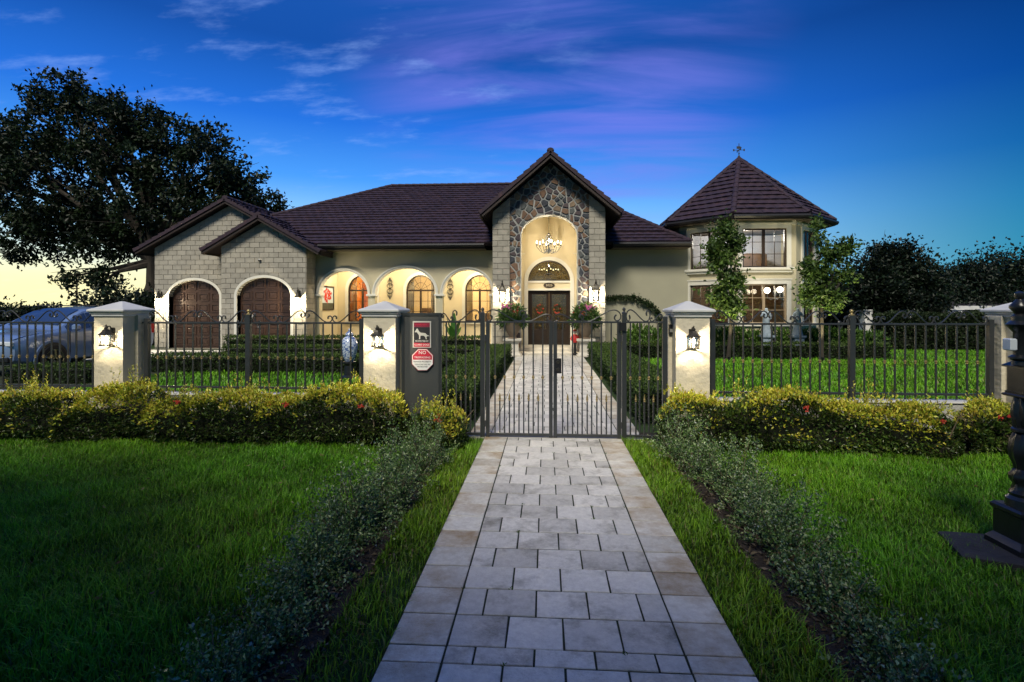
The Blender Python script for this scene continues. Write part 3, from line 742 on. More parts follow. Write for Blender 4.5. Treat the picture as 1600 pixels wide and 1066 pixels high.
for x0_, x1_ in ((PX(498, 19.7), PX(757, 19.7)), (PX(958, 19.7), xrr)):
    MB().box(x0_, x1_, 19.70, 19.74, EZ-.20, EZ-.02).build('fascia', M['fascia'], mr_)
    gt = MB(); 
    gt.loft([[(xx, 19.69, EZ-.03), (xx, 19.58, EZ-.02), (xx, 19.57, EZ-.08), (xx, 19.62, EZ-.15), (xx, 19.69, EZ-.15)] for xx in (x0_, x1_)]); gt.build('gutter', M['gutter'], mr_)
    MB().box(x0_, x1_, 19.75, DM, EZ-.21, EZ-.18).build('soffit', M['soffit'], mr_)
# ---- main wall with the arcade
WZ = EZ-.20; DR = 22.6
x_l, x_r = -8.95, PX(771, DM)
arcs = []
for (a, b, top) in ((499, 575, 423), (586, 681, 419), (692, 769, 422)):
    c_ = (PX(a, DM)+PX(b, DM))/2; hw = (PX(b, DM)-PX(a, DM))/2; zs = PZ(640, 459, DM); arcs.append((c_, hw, zs, PZ(640, top, DM)-zs))
MB().wall([(x_l, 0), (x_l, 0)][:0]+[(x_l, .0), (x_r, .0), (x_r, WZ), (x_l, WZ)], [arch(c, h, .03, zs, ri)[::-1] for c, h, zs, ri in arcs], DM, DM+.28).build('arcade_wall', M['stucco'], HP)
for c, h, zs, ri in arcs:
    arch_ring(c, h-.005, zs, ri-.005, .11, DM-.05, DM+.29, zs-.02).build('arch_trim', M['trim'], HP)
    arch_ring(c, h+.05, zs, ri+.05, .05, DM-.075, DM-.045, zs-.02).build('arch_moulding', M['trim'], HP)
for px in (580.5, 686.5, 494.5, 772):
    x = PX(px, DM); w = .15
    m = MB(); m.lathe([(.17, 0), (.17, .12), (.14, .16), (.125, .2), (.115, 1.0), (.11, zs-.30), (.125, zs-.27), (.115, zs-.24), (.13, zs-.16), (.17, zs-.10)], x, DM+.12, 16)
    m.box(x-.19, x+.19, DM-.09, DM+.31, zs-.10, zs-.02, .012)
    m.build('column', M['trim'], HP, smooth=True)
# arcade floor, back and side walls, ceiling
MB().box(x_l, x_r, DM-.02, DR, .0, .12).build('arcade_floor', M['concrete'], HP)
MB().box(x_l-.2, x_l, DM+.28, DR, .0, WZ).build('arcade_side_wall', M['porch_wall'], HP)
MB().box(x_r, x_r+.2, DM+.28, DR, .0, WZ).build('arcade_side_wall', M['porch_wall'], HP)
MB().box(x_l, x_r, DM+.28, DR, WZ-.35, WZ-.25).build('arcade_ceiling', M['porch_wall'], HP)
wins = []
for px in (566, 657, 749.5):
    wins.append((PX(px, DR), .615, PZ(px, 503, DR), PZ(px, 454, DR), PZ(px, 430, DR)-PZ(px, 454, DR)))
MB().wall([(x_l, .1), (x_r, .1), (x_r, WZ), (x_l, WZ)], [arch(c, h, z0, zs, ri)[::-1] for c, h, z0, zs, ri in wins], DR, DR+.25).build('arcade_back_wall', M['porch_wall'], HP)
def fan_window(c, h, z0, zs, ri, y, parent, warm):
    w = arch_ring(c, h-.05, zs, ri-.05, .055, y+.03, y+.11, z0).build('window', M['window_frame'], parent)
    m = MB(); m.box(c-h+.05, c+h-.05, y+.03, y+.10, zs-.035, zs+.035); m.box(c-.04, c+.04, y+.035, y+.10, z0, zs-.035); m.box(c-h+.05, c+h-.05, y+.03, y+.10, z0, z0+.06)
    m.build('mullion', M['window_frame'], w)
    m = MB(); T = .009
    for s in (-1, 1):
        xq = c+s*h*.5; m.box(xq-T, xq+T, y+.06, y+.08, z0+.06, zs-.035)
    for q in (.33, .66): zz = z0+(zs-z0)*q; m.box(c-h+.05, c-.04, y+.061, y+.079, zz-T, zz+T); m.box(c+.04, c+h-.05, y+.061, y+.079, zz-T, zz+T)
    pts = [(c+(h-.05)*.5*cos(pi*i/12), y+.07, zs+.035+(ri-.05)*.5*sin(pi*i/12)) for i in range(13)]; m.tube(pts, .010, 4)
    for a in (30, 60, 90, 120, 150):
        a = radians(a); m.tube([(c+.0*cos(a), y+.07, zs+.03), (c+(h-.04)*cos(a), y+.07, zs+(ri-.04)*sin(a))], .010, 4)
    m.build('glazing_bars', M['window_frame'], w)
    MB().wall(arch(c, h-.04, z0+.02, zs, ri-.04), [], y+.068, y+.072).build('pane', M['window_glass'], w)
    arch_ring(c, h, zs, ri, .13, y-.03, y+.02, z0).build('window_surround', M['trim'], parent)
    MB().box(c-h-.15, c+h+.15, y-.06, y+.02, z0-.09, z0).build('sill', M['trim'], parent)
for i, (c, h, z0, zs, ri) in enumerate(wins): fan_window(c, h, z0, zs, ri, DR, HP, i)
# rooms behind the arcade
def room(x0, x1, y0, y1, z0, z1, wallm, lamp, watts, name='room', col=(1, .78, .48)):
    t = .08; m = MB(); m.box(x0, x1, y1, y1+t, z0, z1); m.box(x0-t, x0, y0, y1, z0, z1); m.box(x1, x1+t, y0, y1, z0, z1); m.box(x0, x1, y0, y1, z1, z1+t)
    r_ = m.build(name, M[wallm], HP); MB().box(x0, x1, y0, y1, z0-t, z0).build('room_floor', M['room_floor'], HP)
    point(*lamp, watts, col, .15); return r_
xm = (wins[0][0]+wins[1][0])/2
room(x_l+.1, xm-.05, DR+.26, 26, .1, 3.4, 'room_orange', (wins[0][0], 24.2, 2.9), 90, col=(1, .62, .28))
room(xm+.05, x_r-.3, DR+.26, 26, .1, 3.4, 'room_wall', ((wins[1][0]+wins[2][0])/2, 24.2, 2.9), 190)
for c in (wins[0], wins[1], wins[2]):
    m = MB()
    for s in (-1, 1):
        for k in range(7):
            x = c[0]+s*(c[1]+.05-k*.045); m.tube([(x, DR+.42+(.02 if k % 2 else -.02), .25), (x, DR+.42+(.02 if k % 2 else -.02), 3.2)], .024, 5)
    m.build('curtain', M['curtain'], HP)
m = MB(); m.box(wins[1][0]-.6, wins[1][0]+.3, 25.2, 25.9, .1, 1.6, .05); m.box(wins[2][0]-.3, wins[2][0]+.9, 24.9, 25.8, .1, 1.35, .05); m.box(wins[0][0]-.4, wins[0][0]+.5, 25, 25.8, .1, 1.5, .05)
m.build('cabinet', M['furniture'], HP)

# ---- portico
pa0, pa1, ps0, ps1 = PX(770, DP), PX(945.5, DP), PX(797, DP), PX(920, DP)
pcx = (PX(750, 18)+PX(972, 18))/2; pzr = PZ(856, 236, 18.0); psl = (pzr-PZ(972, 329, 18.0))/(PX(972, 18)-pcx)
ptop = lambda x: pzr-.22-abs(x-pcx)*psl
ax, ahw = (PX(814, DP)+PX(902, DP))/2, (PX(902, DP)-PX(814, DP))/2; azs, ari = PZ(858, 368, DP), PZ(858, 335.5, DP)-PZ(858, 368, DP)
pw_ = MB().wall([(pa0, 0), (pa1, 0), (pa1, ptop(pa1)), (pcx, ptop(pcx)), (pa0, ptop(pa0))], [arch(ax, ahw, .02, azs, ari)[::-1]], DP, DP+.4).build('portico_wall', M['stone_mortar'], HP)
for x0_, x1_, sd_ in ((pa0, ps0-.01, 3), (ps1+.01, pa1, 4)):
    pier = MB().box(x0_, x1_, DP-.07, DP-.003, .0, ptop(x0_ if sd_ == 3 else x1_)-.05).build('block_pier', M['mortar'], HP)
    block_wall([(psl, 1, pzr-.235+psl*pcx), (-psl, 1, pzr-.235-psl*pcx)], x0_, x1_, .05, pzr, DP-.07, .36, .195, [], pier, seed=sd_)
for s, x in ((-1, pa0), (1, pa1)):
    m = MB().box(x-(.3 if s > 0 else 0), x+(0 if s > 0 else .3), DP+.4, DM+.1, 0, ptop(x)).build('portico_side_wall', M['stucco'], HP)
# fieldstones: irregular cells, each its own stone
def voronoi(x0, x1, z0, z1, n, seed):
    r = random.Random(seed); pts = []; tries = 0; d = sqrt((x1-x0)*(z1-z0)/n)*.82
    while tries < 60000 and len(pts) < n*1.3:
        p = (r.uniform(x0, x1), r.uniform(z0, z1)); tries += 1
        if all((p[0]-q[0])**2+((p[1]-q[1])*.9)**2 > (d*r.uniform(.50, 1.15))**2 for q in pts): pts.append(p)
    cells = []
    for i, p in enumerate(pts):
        c = [(x0, z0), (x1, z0), (x1, z1), (x0, z1)]
        for j, q in enumerate(pts):
            if i == j or (p[0]-q[0])**2+(p[1]-q[1])**2 > (5*d)**2: continue
            a, b = q[0]-p[0], q[1]-p[1]; l = sqrt(a*a+b*b); a /= l; b /= l
            c = clip(c, a, b, a*(p[0]+q[0])/2+b*(p[1]+q[1])/2-.013-r.random()*.020)
            if not c: break
        if c and len(c) > 2: cells.append((p, c))
    return cells
sr = random.Random(5); ns = 0
for p, c in voronoi(ps0, ps1, .05, pzr, 330, 11):
    c = clip(c, psl, 1, pzr-.24+psl*pcx); c = clip(c, -psl, 1, pzr-.24-psl*pcx) if c else c
    if not c: continue
    cx_, cz_ = sum(q[0] for q in c)/len(c), sum(q[1] for q in c)/len(c)
    if cz_ < azs:
        sg = 1 if cx_ > ax else -1; c = clip(c, -sg, 0, -sg*ax-ahw-.03) if abs(cx_-ax) > ahw*.75 else None
    else:
        dx, dz = (cx_-ax)/ahw, (cz_-azs)/ari; r = sqrt(dx*dx+dz*dz)
        if r < .75: c = None
        else:
            tx, tz = dx/r, dz/r; nx, nz = tx/ahw, tz/ari; l = sqrt(nx*nx+nz*nz); nx /= l; nz /= l
            c = clip(c, -nx, -nz, -(nx*(ax+tx*ahw)+nz*(azs+tz*ari))-.03)
    if c and len(c) > 2 and area(c) > .004 and ns < 298:
        MB().slab(c, DP, sr.uniform(.022, .05), .014).build('stone', M['fieldstone%d' % sr.choice((0, 0, 1, 1, 2, 3, 4, 4))], pw_); ns += 1
prf = gable_roof(pcx, pzr, psl, pcx-PX(749, 18), PX(973, 18)-pcx, 18.0, 25.5, HP)
# niche behind the arch
nx0, nx1, nz1 = ax-ahw-.12, ax+ahw+.12, azs+ari+.35
MB().box(nx0-.1, nx0, DP+.4, DD, 0, nz1).build('entrance_side_wall', M['porch_wall'], HP); MB().box(nx1, nx1+.1, DP+.4, DD, 0, nz1).build('entrance_side_wall', M['porch_wall'], HP)
MB().box(nx0, nx1, DP+.4, DD, nz1, nz1+.1).build('entrance_ceiling', M['porch_wall'], HP)
dx0, dx1, dz0, dz1 = PX(825, DD), PX(891, DD), PZ(858, 539, DD), PZ(858, 454, DD); dcx = (dx0+dx1)/2; dhw = (dx1-dx0)/2
fz0, fz1 = PZ(858, 439, DD), PZ(858, 407, DD)
MB().wall([(nx0, 0), (nx1, 0), (nx1, nz1), (nx0, nz1)], [rect(dx0, dx1, dz0, dz1)[::-1], arch(dcx, dhw-.005, fz0, fz0+.001, fz1-fz0)[1:-1][::-1]], DD, DD+.25).build('door_wall', M['porch_wall'], HP)
m = MB(); zc_ = PZ(858, 396.5, DD)
m.box(nx0, dcx-dhw-.12, DD-.02, DD, zc_-.012, zc_+.012); m.box(dcx+dhw+.12, nx1, DD-.02, DD, zc_-.012, zc_+.012)
arch_r = arch_ring(dcx, dhw+.0, fz0, fz1-fz0, .14, DD-.04, DD-.002, dz0); m.add(arch_r.v, arch_r.f); m.box(dx0, dx1, DD-.035, DD-.002, fz0-.07, fz0-.0); m.box(dx0, dx1, DD-.035, DD-.002, dz1, dz1+.07)
m.build('door_surround', M['trim'], HP)
# steps
m = MB(); m.box(dx0-.25, dx1+.25, DP+.1, DD+.1, .0, dz0-.0, .01); m.build('step', M['plinth'], HP)
m = MB(); m.box(nx0-.05, nx1+.05, DP-.35, DP+.1, .0, dz0*.5, .012); m.build('step', M['plinth'], HP)
# front doors
for s in (-1, 1):
    a, b = (dx0+.05, dcx-.004) if s < 0 else (dcx+.004, dx1-.05)
    zl = PZ(858, 515, DD)
    d = MB().wall(rect(a, b, dz0+.01, dz1-.05), [rect(a+.10, b-.10, zl, dz1-.15)[::-1]], DD+.10, DD+.16).build('front_door', M['door_wood'], HP)
    MB().box(a+.09, b-.09, DD+.125, DD+.13, zl-.01, dz1-.14).build('pane', M['door_glass'], d)
    MB().box(a+.10, b-.10, DD+.085, DD+.099, dz0+.14, zl-.10, .01).build('door_panel', M['door_wood'], d)
    m = MB(); hgt = dz1-.15-zl                            # wrought grille: an S scroll border and lattice
    for side in (a+.13, b-.13, a+.21, b-.21): m.box(side-.006, side+.006, DD+.105, DD+.118, zl, dz1-.15)
    for k in range(9):
        z = zl+hgt*(k+.5)/9
        for cx_ in (a+.17, b-.17): m.tube([(cx_+.035*cos(t), DD+.11, z+.065*sin(t)) for t in [2*pi*j/8 for j in range(9)]], .005, 4)
    for k in range(3): cx_ = (a+b)/2; m.tube([(cx_+.13*sin(t*2)*.8, DD+.11, zl+hgt*(k+.5)/3+.14*cos(t)) for t in [2*pi*j/16 for j in range(17)]], .006, 4)
    m.build('door_grille', M['iron'], d)
    MB().tube([(b-.05 if s < 0 else a+.05, DD+.04, zl-.35), (b-.05 if s < 0 else a+.05, DD+.02, zl-.1), (b-.05 if s < 0 else a+.05, DD+.04, zl+.15)], .014, 6).build('door_handle', M['lantern_metal'], d)
MB().wall(rect(dx0, dx1, dz0, dz1), [rect(dx0+.05, dx1-.05, dz0+.005, dz1-.05)[::-1]], DD+.06, DD+.2).build('door_frame', M['door_wood'], HP)
# fanlight
fl = arch_ring(dcx, dhw-.045, fz0+.001, fz1-fz0-.045, .045, DD+.02, DD+.1, fz0).build('fanlight', M['window_frame'], HP)
m = MB(); m.box(dx0, dx1, DD+.02, DD+.1, fz0, fz0+.04)
for ring_r in (.35, .68):
    m.tube([(dcx+(dhw-.03)*ring_r*cos(pi*i/20), DD+.06, fz0+.03+(fz1-fz0-.05)*ring_r*sin(pi*i/20)) for i in range(21)], .008, 4)
for k in range(15):
    a = pi*(k+.5)/15; ex_, ez_ = (dhw-.03)*cos(a), (fz1-fz0-.05)*sin(a)
    m.tube([(dcx+ex_*t+.03*sin(t*9)*-sin(a), DD+.06, fz0+.03+ez_*t+.03*sin(t*9)*cos(a)) for t in [i/10 for i in range(11)]], .006, 4)
for k in range(18):
    a = pi*(k+.5)/18; c_ = (dcx+(dhw-.03)*.84*cos(a), fz0+.03+(fz1-fz0-.05)*.84*sin(a)); m.tube([(c_[0]+.045*cos(t), DD+.06, c_[1]+.045*sin(t)) for t in [2*pi*j/8 for j in range(9)]], .005, 4)
m.build('grille', M['iron'], fl)
MB().wall(arch(dcx, dhw-.05, fz0+.03, fz0+.031, fz1-fz0-.05)[1:-1], [], DD+.075, DD+.08).build('pane', M['door_glass'], fl)
# entrance hall
room(nx0+.1, nx1-.1, DD+.26, 24, .1, 4.0, 'room_wall', (dcx, 22.3, 3.85), 60)
# number plaque
pl = thing('number_plaque', 'dark oval house number plaque above the double front doors', 'plaque', (dcx, DD-.01, PZ(858, 446, DD)))
pz_ = PZ(858, 446, DD); m = MB(); m.loft([[(dcx+.215*cos(t), y_, pz_+.10*sin(t)) for t in [2*pi*j/24 for j in range(24)]] for y_ in (DD-.005, DD-.025)]); m.build('plate', M['plaque'], pl)
text('3025', .13, M['plaque_text'], (dcx, DD-.027, pz_), pl)

# ---- right wing wall and tower
x1w = PX(1079, DM)
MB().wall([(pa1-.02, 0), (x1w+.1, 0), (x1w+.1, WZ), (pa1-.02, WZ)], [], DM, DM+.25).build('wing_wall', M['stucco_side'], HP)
TX, TY, TR = 7.60, 21.73, 2.74
tz = PZ(1195, 333, 18.54)
ang = [radians(-90+22.5+45*k) for k in range(8)]
V8 = [(TX+TR*cos(a), TY+TR*sin(a)) for a in ang]            # V8[7]-V8[0] is the front face
uz0, uz1, lz0, lz1 = PZ(1192, 418, 19.2), PZ(1192, 357, 19.2), PZ(1192, 506, 19.2), PZ(1192, 444, 19.2)
def face_matrix(a, b):
    a3, b3 = Vector((a[0], a[1], 0)), Vector((b[0], b[1], 0)); ex_ = (b3-a3).normalized(); ey = Vector((0, 0, 1)).cross(ex_)
    return Matrix(((ex_.x, ey.x, 0, a3.x), (ex_.y, ey.y, 0, a3.y), (0, 0, 1, 0), (0, 0, 0, 1))), (b3-a3).length
def tower_window(Mx, x0, x1, z0, z1, upper, fm):
    w = MB(Mx).wall(rect(x0, x1, z0, z1), [rect(x0+.05, x1-.05, z0+.05, z1-.05)[::-1]], .03, .12).build('window', M[fm], HP)
    c = (x0+x1)/2; m = MB(Mx); m.box(c-.045, c+.045, .035, .11, z0+.05, z1-.05)
    m.build('mullion', M[fm], w); m = MB(Mx)
    for s, (a, b) in enumerate(((x0+.05, c-.045), (c+.045, x1-.05))):
        q = (a+b)/2; m.box(q-.009, q+.009, .05, .075, z0+.05, z1-.05)
        for k in (1, 2): zz = z0+.05+(z1-z0-.1)*k/3; m.box(a, b, .051, .074, zz-.009, zz+.009)
        MB(Mx).box(a, b, .060, .065, z0+.05, z1-.05).build('pane', M['window_glass'], w)
    m.build('glazing_bars', M[fm], w)
    o = MB(Mx).wall(rect(x0-.16, x1+.16, z0-.0, z1+.16), [rect(x0, x1, z0-.001, z1)[::-1]] if False else [], -.05, -.002) if False else MB(Mx)
    o.box(x0-.15, x0, -.05, -.002, z0, z1+.15); o.box(x1, x1+.15, -.05, -.002, z0, z1+.15); o.box(x0, x1, -.05, -.002, z1, z1+.15)
    o.box(x0-.17, x1+.17, -.075, -.003, z1+.15, z1+.19)
    if upper: o.box(x0-.22, x1+.22, -.14, -.003, z0-.10, z0, .015); o.box(x0-.17, x1+.17, -.09, -.003, z0-.18, z0-.10, .01)
    else: o.box(x0-.2, x1+.2, -.09, -.003, z0-.09, z0, .01)
    o.build('window_surround', M['trim'], HP)
for k in range(8):
    a, b = V8[k-1], V8[k]; Mx, L = face_matrix(a, b)
    wf = {0: (.27, L-.33), 7: (.42, L-.20), 1: (.55, L-.55)}.get(k)
    holes = []
    if wf: holes = [rect(wf[0], wf[1], uz0, uz1)[::-1], rect(wf[0], wf[1], lz0, lz1)[::-1]]
    MB(Mx).wall(rect(0, L, 0, tz-.12), holes, 0, .18).build('tower_wall', M['stucco'], HP)
    if wf:
        tower_window(Mx, wf[0], wf[1], uz0, uz1, True, 'window_frame'); tower_window(Mx, wf[0], wf[1], lz0, lz1, False, 'bronze_frame' if k == 0 else 'window_frame')
    MB(Mx).box(0.01, L-.01, -.03, -.002, tz-.30, tz-.12, .005).build('cornice', M['trim'], HP)
    MB(Mx).box(0.01, L-.01, -.035, -.002, .0, .35, .005).build('plinth', M['trim'], HP)
# tower rooms: floor between, ceilings, lit
for z, nm in ((2.72, 'tower_floor'), (tz-.14, 'tower_ceiling'), (.12, 'tower_floor')):
    sc_ = .92
    m = MB(); m.loft([[(TX+(p[0]-TX)*sc_, TY+(p[1]-TY)*sc_, z+h) for p in V8] for h in (0, .1)]); m.build(nm, M['room_grey'] if z > 3 else M['room_floor'], HP)
m = MB(); m.box(TX-2.2, TX+2.2, TY+.9, TY+.98, .2, 2.7); m.build('room', M['furniture'], HP)
m = MB(); m.box(TX-2.2, TX+2.2, TY+1.2, TY+1.28, 2.8, tz-.2); m.build('room', M['room_grey'], HP)
m = MB(); m.box(TX-.9, TX-.1, TY-.2, TY+.3, 2.82, 3.9, .05); m.box(TX+.3, TX+1.2, TY+.3, TY+.9, 2.82, 3.8, .06); m.build('cabinet', M['furniture'], HP)
point(TX, TY-.6, tz-.5, 170, (1, .94, .88), .12); point(TX-.2, TY-1.0, 2.3, 60, (1, .85, .65), .1)
# tower roof
RR = 3.28; E8 = [(TX+RR*cos(a), TY+RR*sin(a)) for a in ang]; apex = (TX, TY, PZ(1149, 249, TY))
tr = MB().ball((TX, TY, apex[2]-.1), .12, 8).build('roof', M['roof_tile'], HP)
for k in range(8):
    a, b = E8[k-1], E8[k]
    roof_plane([(a[0], a[1], tz), (b[0], b[1], tz), apex], tr, seed=30+k, ex=.30); ridge((b[0], b[1], tz+.03), (apex[0], apex[1], apex[2]+.03), tr, .09)
    Mx, L = face_matrix(a, b); MB(Mx).box(0, L, 0.0, .04, tz-.17, tz-.02).build('fascia', M['fascia'], tr)
    MB(Mx).loft([[(xx, -.005, tz-.03), (xx, -.11, tz-.02), (xx, -.12, tz-.08), (xx, -.07, tz-.14), (xx, -.005, tz-.14)] for xx in (0, L)]).build('gutter', M['gutter'], tr)
m = MB(); m.loft([[(x_, y_, tz-.16+h) for x_, y_ in E8] for h in (0, .015)]); m.build('soffit', M['soffit'], tr)
wv = thing('weathervane', 'small dark iron weathervane on the tip of the tower roof', 'weathervane', apex)
m = MB(); z0_ = apex[2]; m.tube([(TX, TY, z0_-.05), (TX, TY, z0_+.62)], .014, 6); m.ball((TX, TY, z0_+.10), .05, 8); m.ball((TX, TY, z0_+.22), .03, 8); m.build('rod', M['iron'], wv)
m = MB(); zc_ = z0_+.36; m.tube([(TX-.20, TY, zc_), (TX+.20, TY, zc_)], .012, 4); m.tube([(TX, TY-.2, zc_), (TX, TY+.2, zc_)], .012, 4)
for s in (-1, 1): m.box(TX+s*.20-.025, TX+s*.20+.025, TY-.01, TY+.01, zc_-.04, zc_+.04); m.box(TX-.01, TX+.01, TY+s*.20-.025, TY+s*.20+.025, zc_-.04, zc_+.04)
m.build('compass_arms', M['iron'], wv)
m = MB(); m.box(TX-.09, TX+.06, TY-.006, TY+.006, zc_+.05, zc_+.15, .002); m.box(TX+.06, TX+.10, TY-.006, TY+.006, zc_+.08, zc_+.12); m.build('vane', M['iron'], wv)
# ================================================================ STREET FRONT: pillars, fences, gate
DF = 7.0; RAIL = PZ(870, 501, DG)-.02; FR = 1.47; FB = .60
def scroll_pts(L, H, mirror=False, p=2.7, turn=6.4, n=60, low=False):
    """S shaped volute scroll fitted into L x H"""
    s = np.linspace(-1, 1, n); th = turn*np.abs(s)**p
    x = np.concatenate([[0], np.cumsum(np.cos(th[:-1])*np.diff(s))]); y = np.concatenate([[0], np.cumsum(np.sin(th[:-1])*np.sign(s[:-1])*np.diff(s))])
    # odd curvature: first half bends one way, second the other
    a = np.where(s < 0, -th, th)*1.0; a = np.where(s < 0, th, th)
    dx, dy = np.cos(a), np.sin(a)*1.0
    x = np.concatenate([[0], np.cumsum(dx[:-1]*np.diff(s))]); y = np.concatenate([[0], np.cumsum(dy[:-1]*np.diff(s))])
    r = radians(-40 if not low else -28); X = x*cos(r)-y*sin(r); Y = x*sin(r)+y*cos(r)
    X = (X-X.min())/(X.max()-X.min())*L; Y = (Y-Y.min())/(Y.max()-Y.min())*H
    if mirror: X = L-X
    return X, Y
def scroll_mb(L, H, mirror=False, r=.0085, low=False):
    X, Y = scroll_pts(L, H, mirror, low=low); n = len(X)
    m = MB(); rr = [r*(1.0 if 3 < i < n-4 else 1.35) for i in range(n)]; m.tube([(a, 0, b) for a, b in zip(X, Y)], rr, 5); return m
_S = {}
def scroll(parent, x, y, z, L, H, mirror=False, low=False):
    k = (round(L, 3), round(H, 3), mirror, low)
    if k not in _S: _S[k] = scroll_mb(L, H, mirror, low=low).mesh('scroll', M['fence_paint'], smooth=True)
    return inst('scroll', _S[k], parent, (x, y, z))
def bar_mesh(h, spear=False):
    m = MB(); w = .0085; m.box(-w, w, -w, w, 0, h-(.05 if spear else 0), .002); return m.mesh('bar', M['fence_paint'])
collar_mesh = MB().lathe([(.010, -.022), (.016, -.016), (.012, -.010), (.021, 0), (.021, .006), (.012, .012), (.015, .018), (.010, .024)], n=8).mesh('collar', M['gold'], smooth=True)
tip_mesh = MB().lathe([(.010, 0), (.016, .006), (.009, .014), (.017, .028), (.010, .045), (.013, .052), (.0015, .10)], n=8).mesh('spear_tip', M['gold'], smooth=True)
BARH = {}
def bar(parent, x, y, z0, z1, zc=None, tip=False):
    k = round(z1-z0, 3)
    if (k, tip) not in BARH: BARH[(k, tip)] = bar_mesh(z1-z0)
    b = inst('short_picket' if tip else 'bar', BARH[(k, tip)], parent, (x, y, z0))
    if zc: inst('collar', collar_mesh, b, (x, y, zc))
    if tip: inst('spear_tip', tip_mesh, b, (x, y, z1))
    return b
def post(parent, x, y, z0, z1, w=.032, finial=True, volutes=False, nm='post'):
    p = MB().box(x-w, x+w, y-w, y+w, z0, z1, .003).build(nm, M['fence_paint'], parent)
    if finial:
        MB().lathe([(w*1.1, 0), (w*1.1, .006), (w*.6, .02), (w*.45, .03), (w*.75, .045), (w*.8, .055), (w*.5, .070), (.003, .078)], x, y, 10, z1).build('finial', M['gold'] if volutes else M['fence_paint'], p, smooth=True)
    if volutes:
        for s in (-1, 1): scroll(p, x+s*w-(0 if s > 0 else .13), y, z1-.17, .13, .16, mirror=(s < 0))
    return p
def fence(label, xa, xb, xmid, group='iron fence sections between the pillars'):
    t = thing('fence', label, 'fence', ((xa+xb)/2, DF, .5), group)
    w = .028; post(t, xa+w, DF, .50, FR+.06, w, False); post(t, xb-w, DF, .50, FR+.06, w, False)
    if xmid: post(t, xmid, DF, .50, FR+.11, .032, True, True)
    for z, h in ((FR, .012), (FB, .014)): MB().box(xa+.056, xb-.056, DF-.016, DF+.016, z-h, z+h, .003).build('rail', M['fence_paint'], t)
    for x in (xa-.04, xb+.04): MB().box(min(x, x+.04 if x < xa else x-.04), max(x, x+.04 if x < xa else x-.04), DF-.012, DF+.012, FR-.01, FR+.012).build('bracket', M['iron'], t)
    spans = [(xa+.056, xmid-.032), (xmid+.032, xb-.056)] if xmid else [(xa+.056, xb-.056)]
    for a, b in spans:
        n = max(1, round((b-a)/.121)); s = (b-a)/n
        for i in range(1, n): bar(t, a+s*i, DF, .535, FR-.012, 1.0)
        k = max(2, round((b-a)/.335)); L = (b-a)/k
        for i in range(k): scroll(t, a+L*i+.004, DF, FR+.008, L-.008+.0, .155, mirror=(i % 2 == 1))
    return t
PIL = {}
def pillar(label, pa, pb, lamp_px=None):
    D0 = 6.72; xa, xb = PX(pa, D0), PX(pb, D0); c = (xa+xb)/2; ze = PZ(600, 487, 6.62); zt = PZ(600, 472, 6.9)+.01
    t = thing('gate_pillar', label, 'pillar', (c, 6.93, 0), 'white rendered pillars of the street fence')
    m = MB(); m.box(xa, xb, D0, D0+.2, 0, ze-.05, .008); m.build('shaft', M['pillar_paint'], t)
    m = MB(); m.box(xa-.05, xb+.05, D0+.2, D0+.44, 0, ze-.05, .008); m.build('pilaster', M['pillar_paint'], t)
    m = MB(); m.box(xa-.02, xb+.02, D0-.02, D0+.46, ze-.07, ze-.035, .008); m.box(xa-.035, xb+.035, D0-.035, D0+.47, ze-.035, ze-.012, .006); m.build('neck_moulding', M['cap_paint'], t)
    e0, e1, y0, y1 = xa-.055, xb+.055, D0-.06, D0+.52; yc = (y0+y1)/2; b = .02
    r = lambda i, z: [(e0+i, y0+i, z), (e1-i, y0+i, z), (e1-i, y1-i, z), (e0+i, y1-i, z)]
    MB().loft([r(.012, ze-.012), r(0, ze), r(0, ze+.018), r(.012, ze+.03), r(.055, ze+.045), [(c-.015, yc-.015, zt), (c+.015, yc-.015, zt), (c+.015, yc+.015, zt), (c-.015, yc+.015, zt)]]).build('cap', M['cap_paint'], t)
    PIL[pa] = (xa, xb); return t
pillar('white rendered pillar at the left, between the parked car and the left fence run, lamp lit', 147, 192)
pillar('white rendered pillar left of the gate, beside the grey steel sign panel', 568, 618)
pillar('white rendered pillar right of the gate, with the small black intercom on its side', 1056, 1109)
pillar('unlit bluish pillar at the far right, behind the cast iron mailbox', 1594, 1650)
# low walls under the fence
def low_wall(label, xa, xb):
    t = tag(MB().box(xa, xb, DF-.09, DF+.09, 0, .50, .01).build('low_wall', M['wall_paint']), label, 'wall', 'low walls carrying the fence'); OFF[t.name] = Vector((0, 0, 0))
    MB().box(xa, xb, DF-.11, DF+.11, .50, .525, .006).build('coping', M['cap_paint'], t)
xL0 = -9.6; xL1, xL2 = PIL[147]; xC1, xC2 = PIL[568]; xR1, xR2 = PIL[1056]; xE1, xE2 = PIL[1594]
low_wall('low rendered wall under the fence left of the leftmost pillar', xL0, xL1-.052); low_wall('low rendered wall under the fence between the two left pillars', xL2+.052, xC1-.052)
low_wall('low rendered wall under the fence right of the gate', xR2+.052, xE1-.052)
fence('black iron fence run in front of the parked car, left of the leftmost pillar', xL0, xL1-.09, None)
fence('black iron fence run in front of the garages, between the two left pillars', xL2+.09, xC1-.09, PX(388.5, DF))
fence('black iron fence run on the right, in front of the tower and inner lawn', xR2+.09, xE1-.09, PX(1330.5, DF))
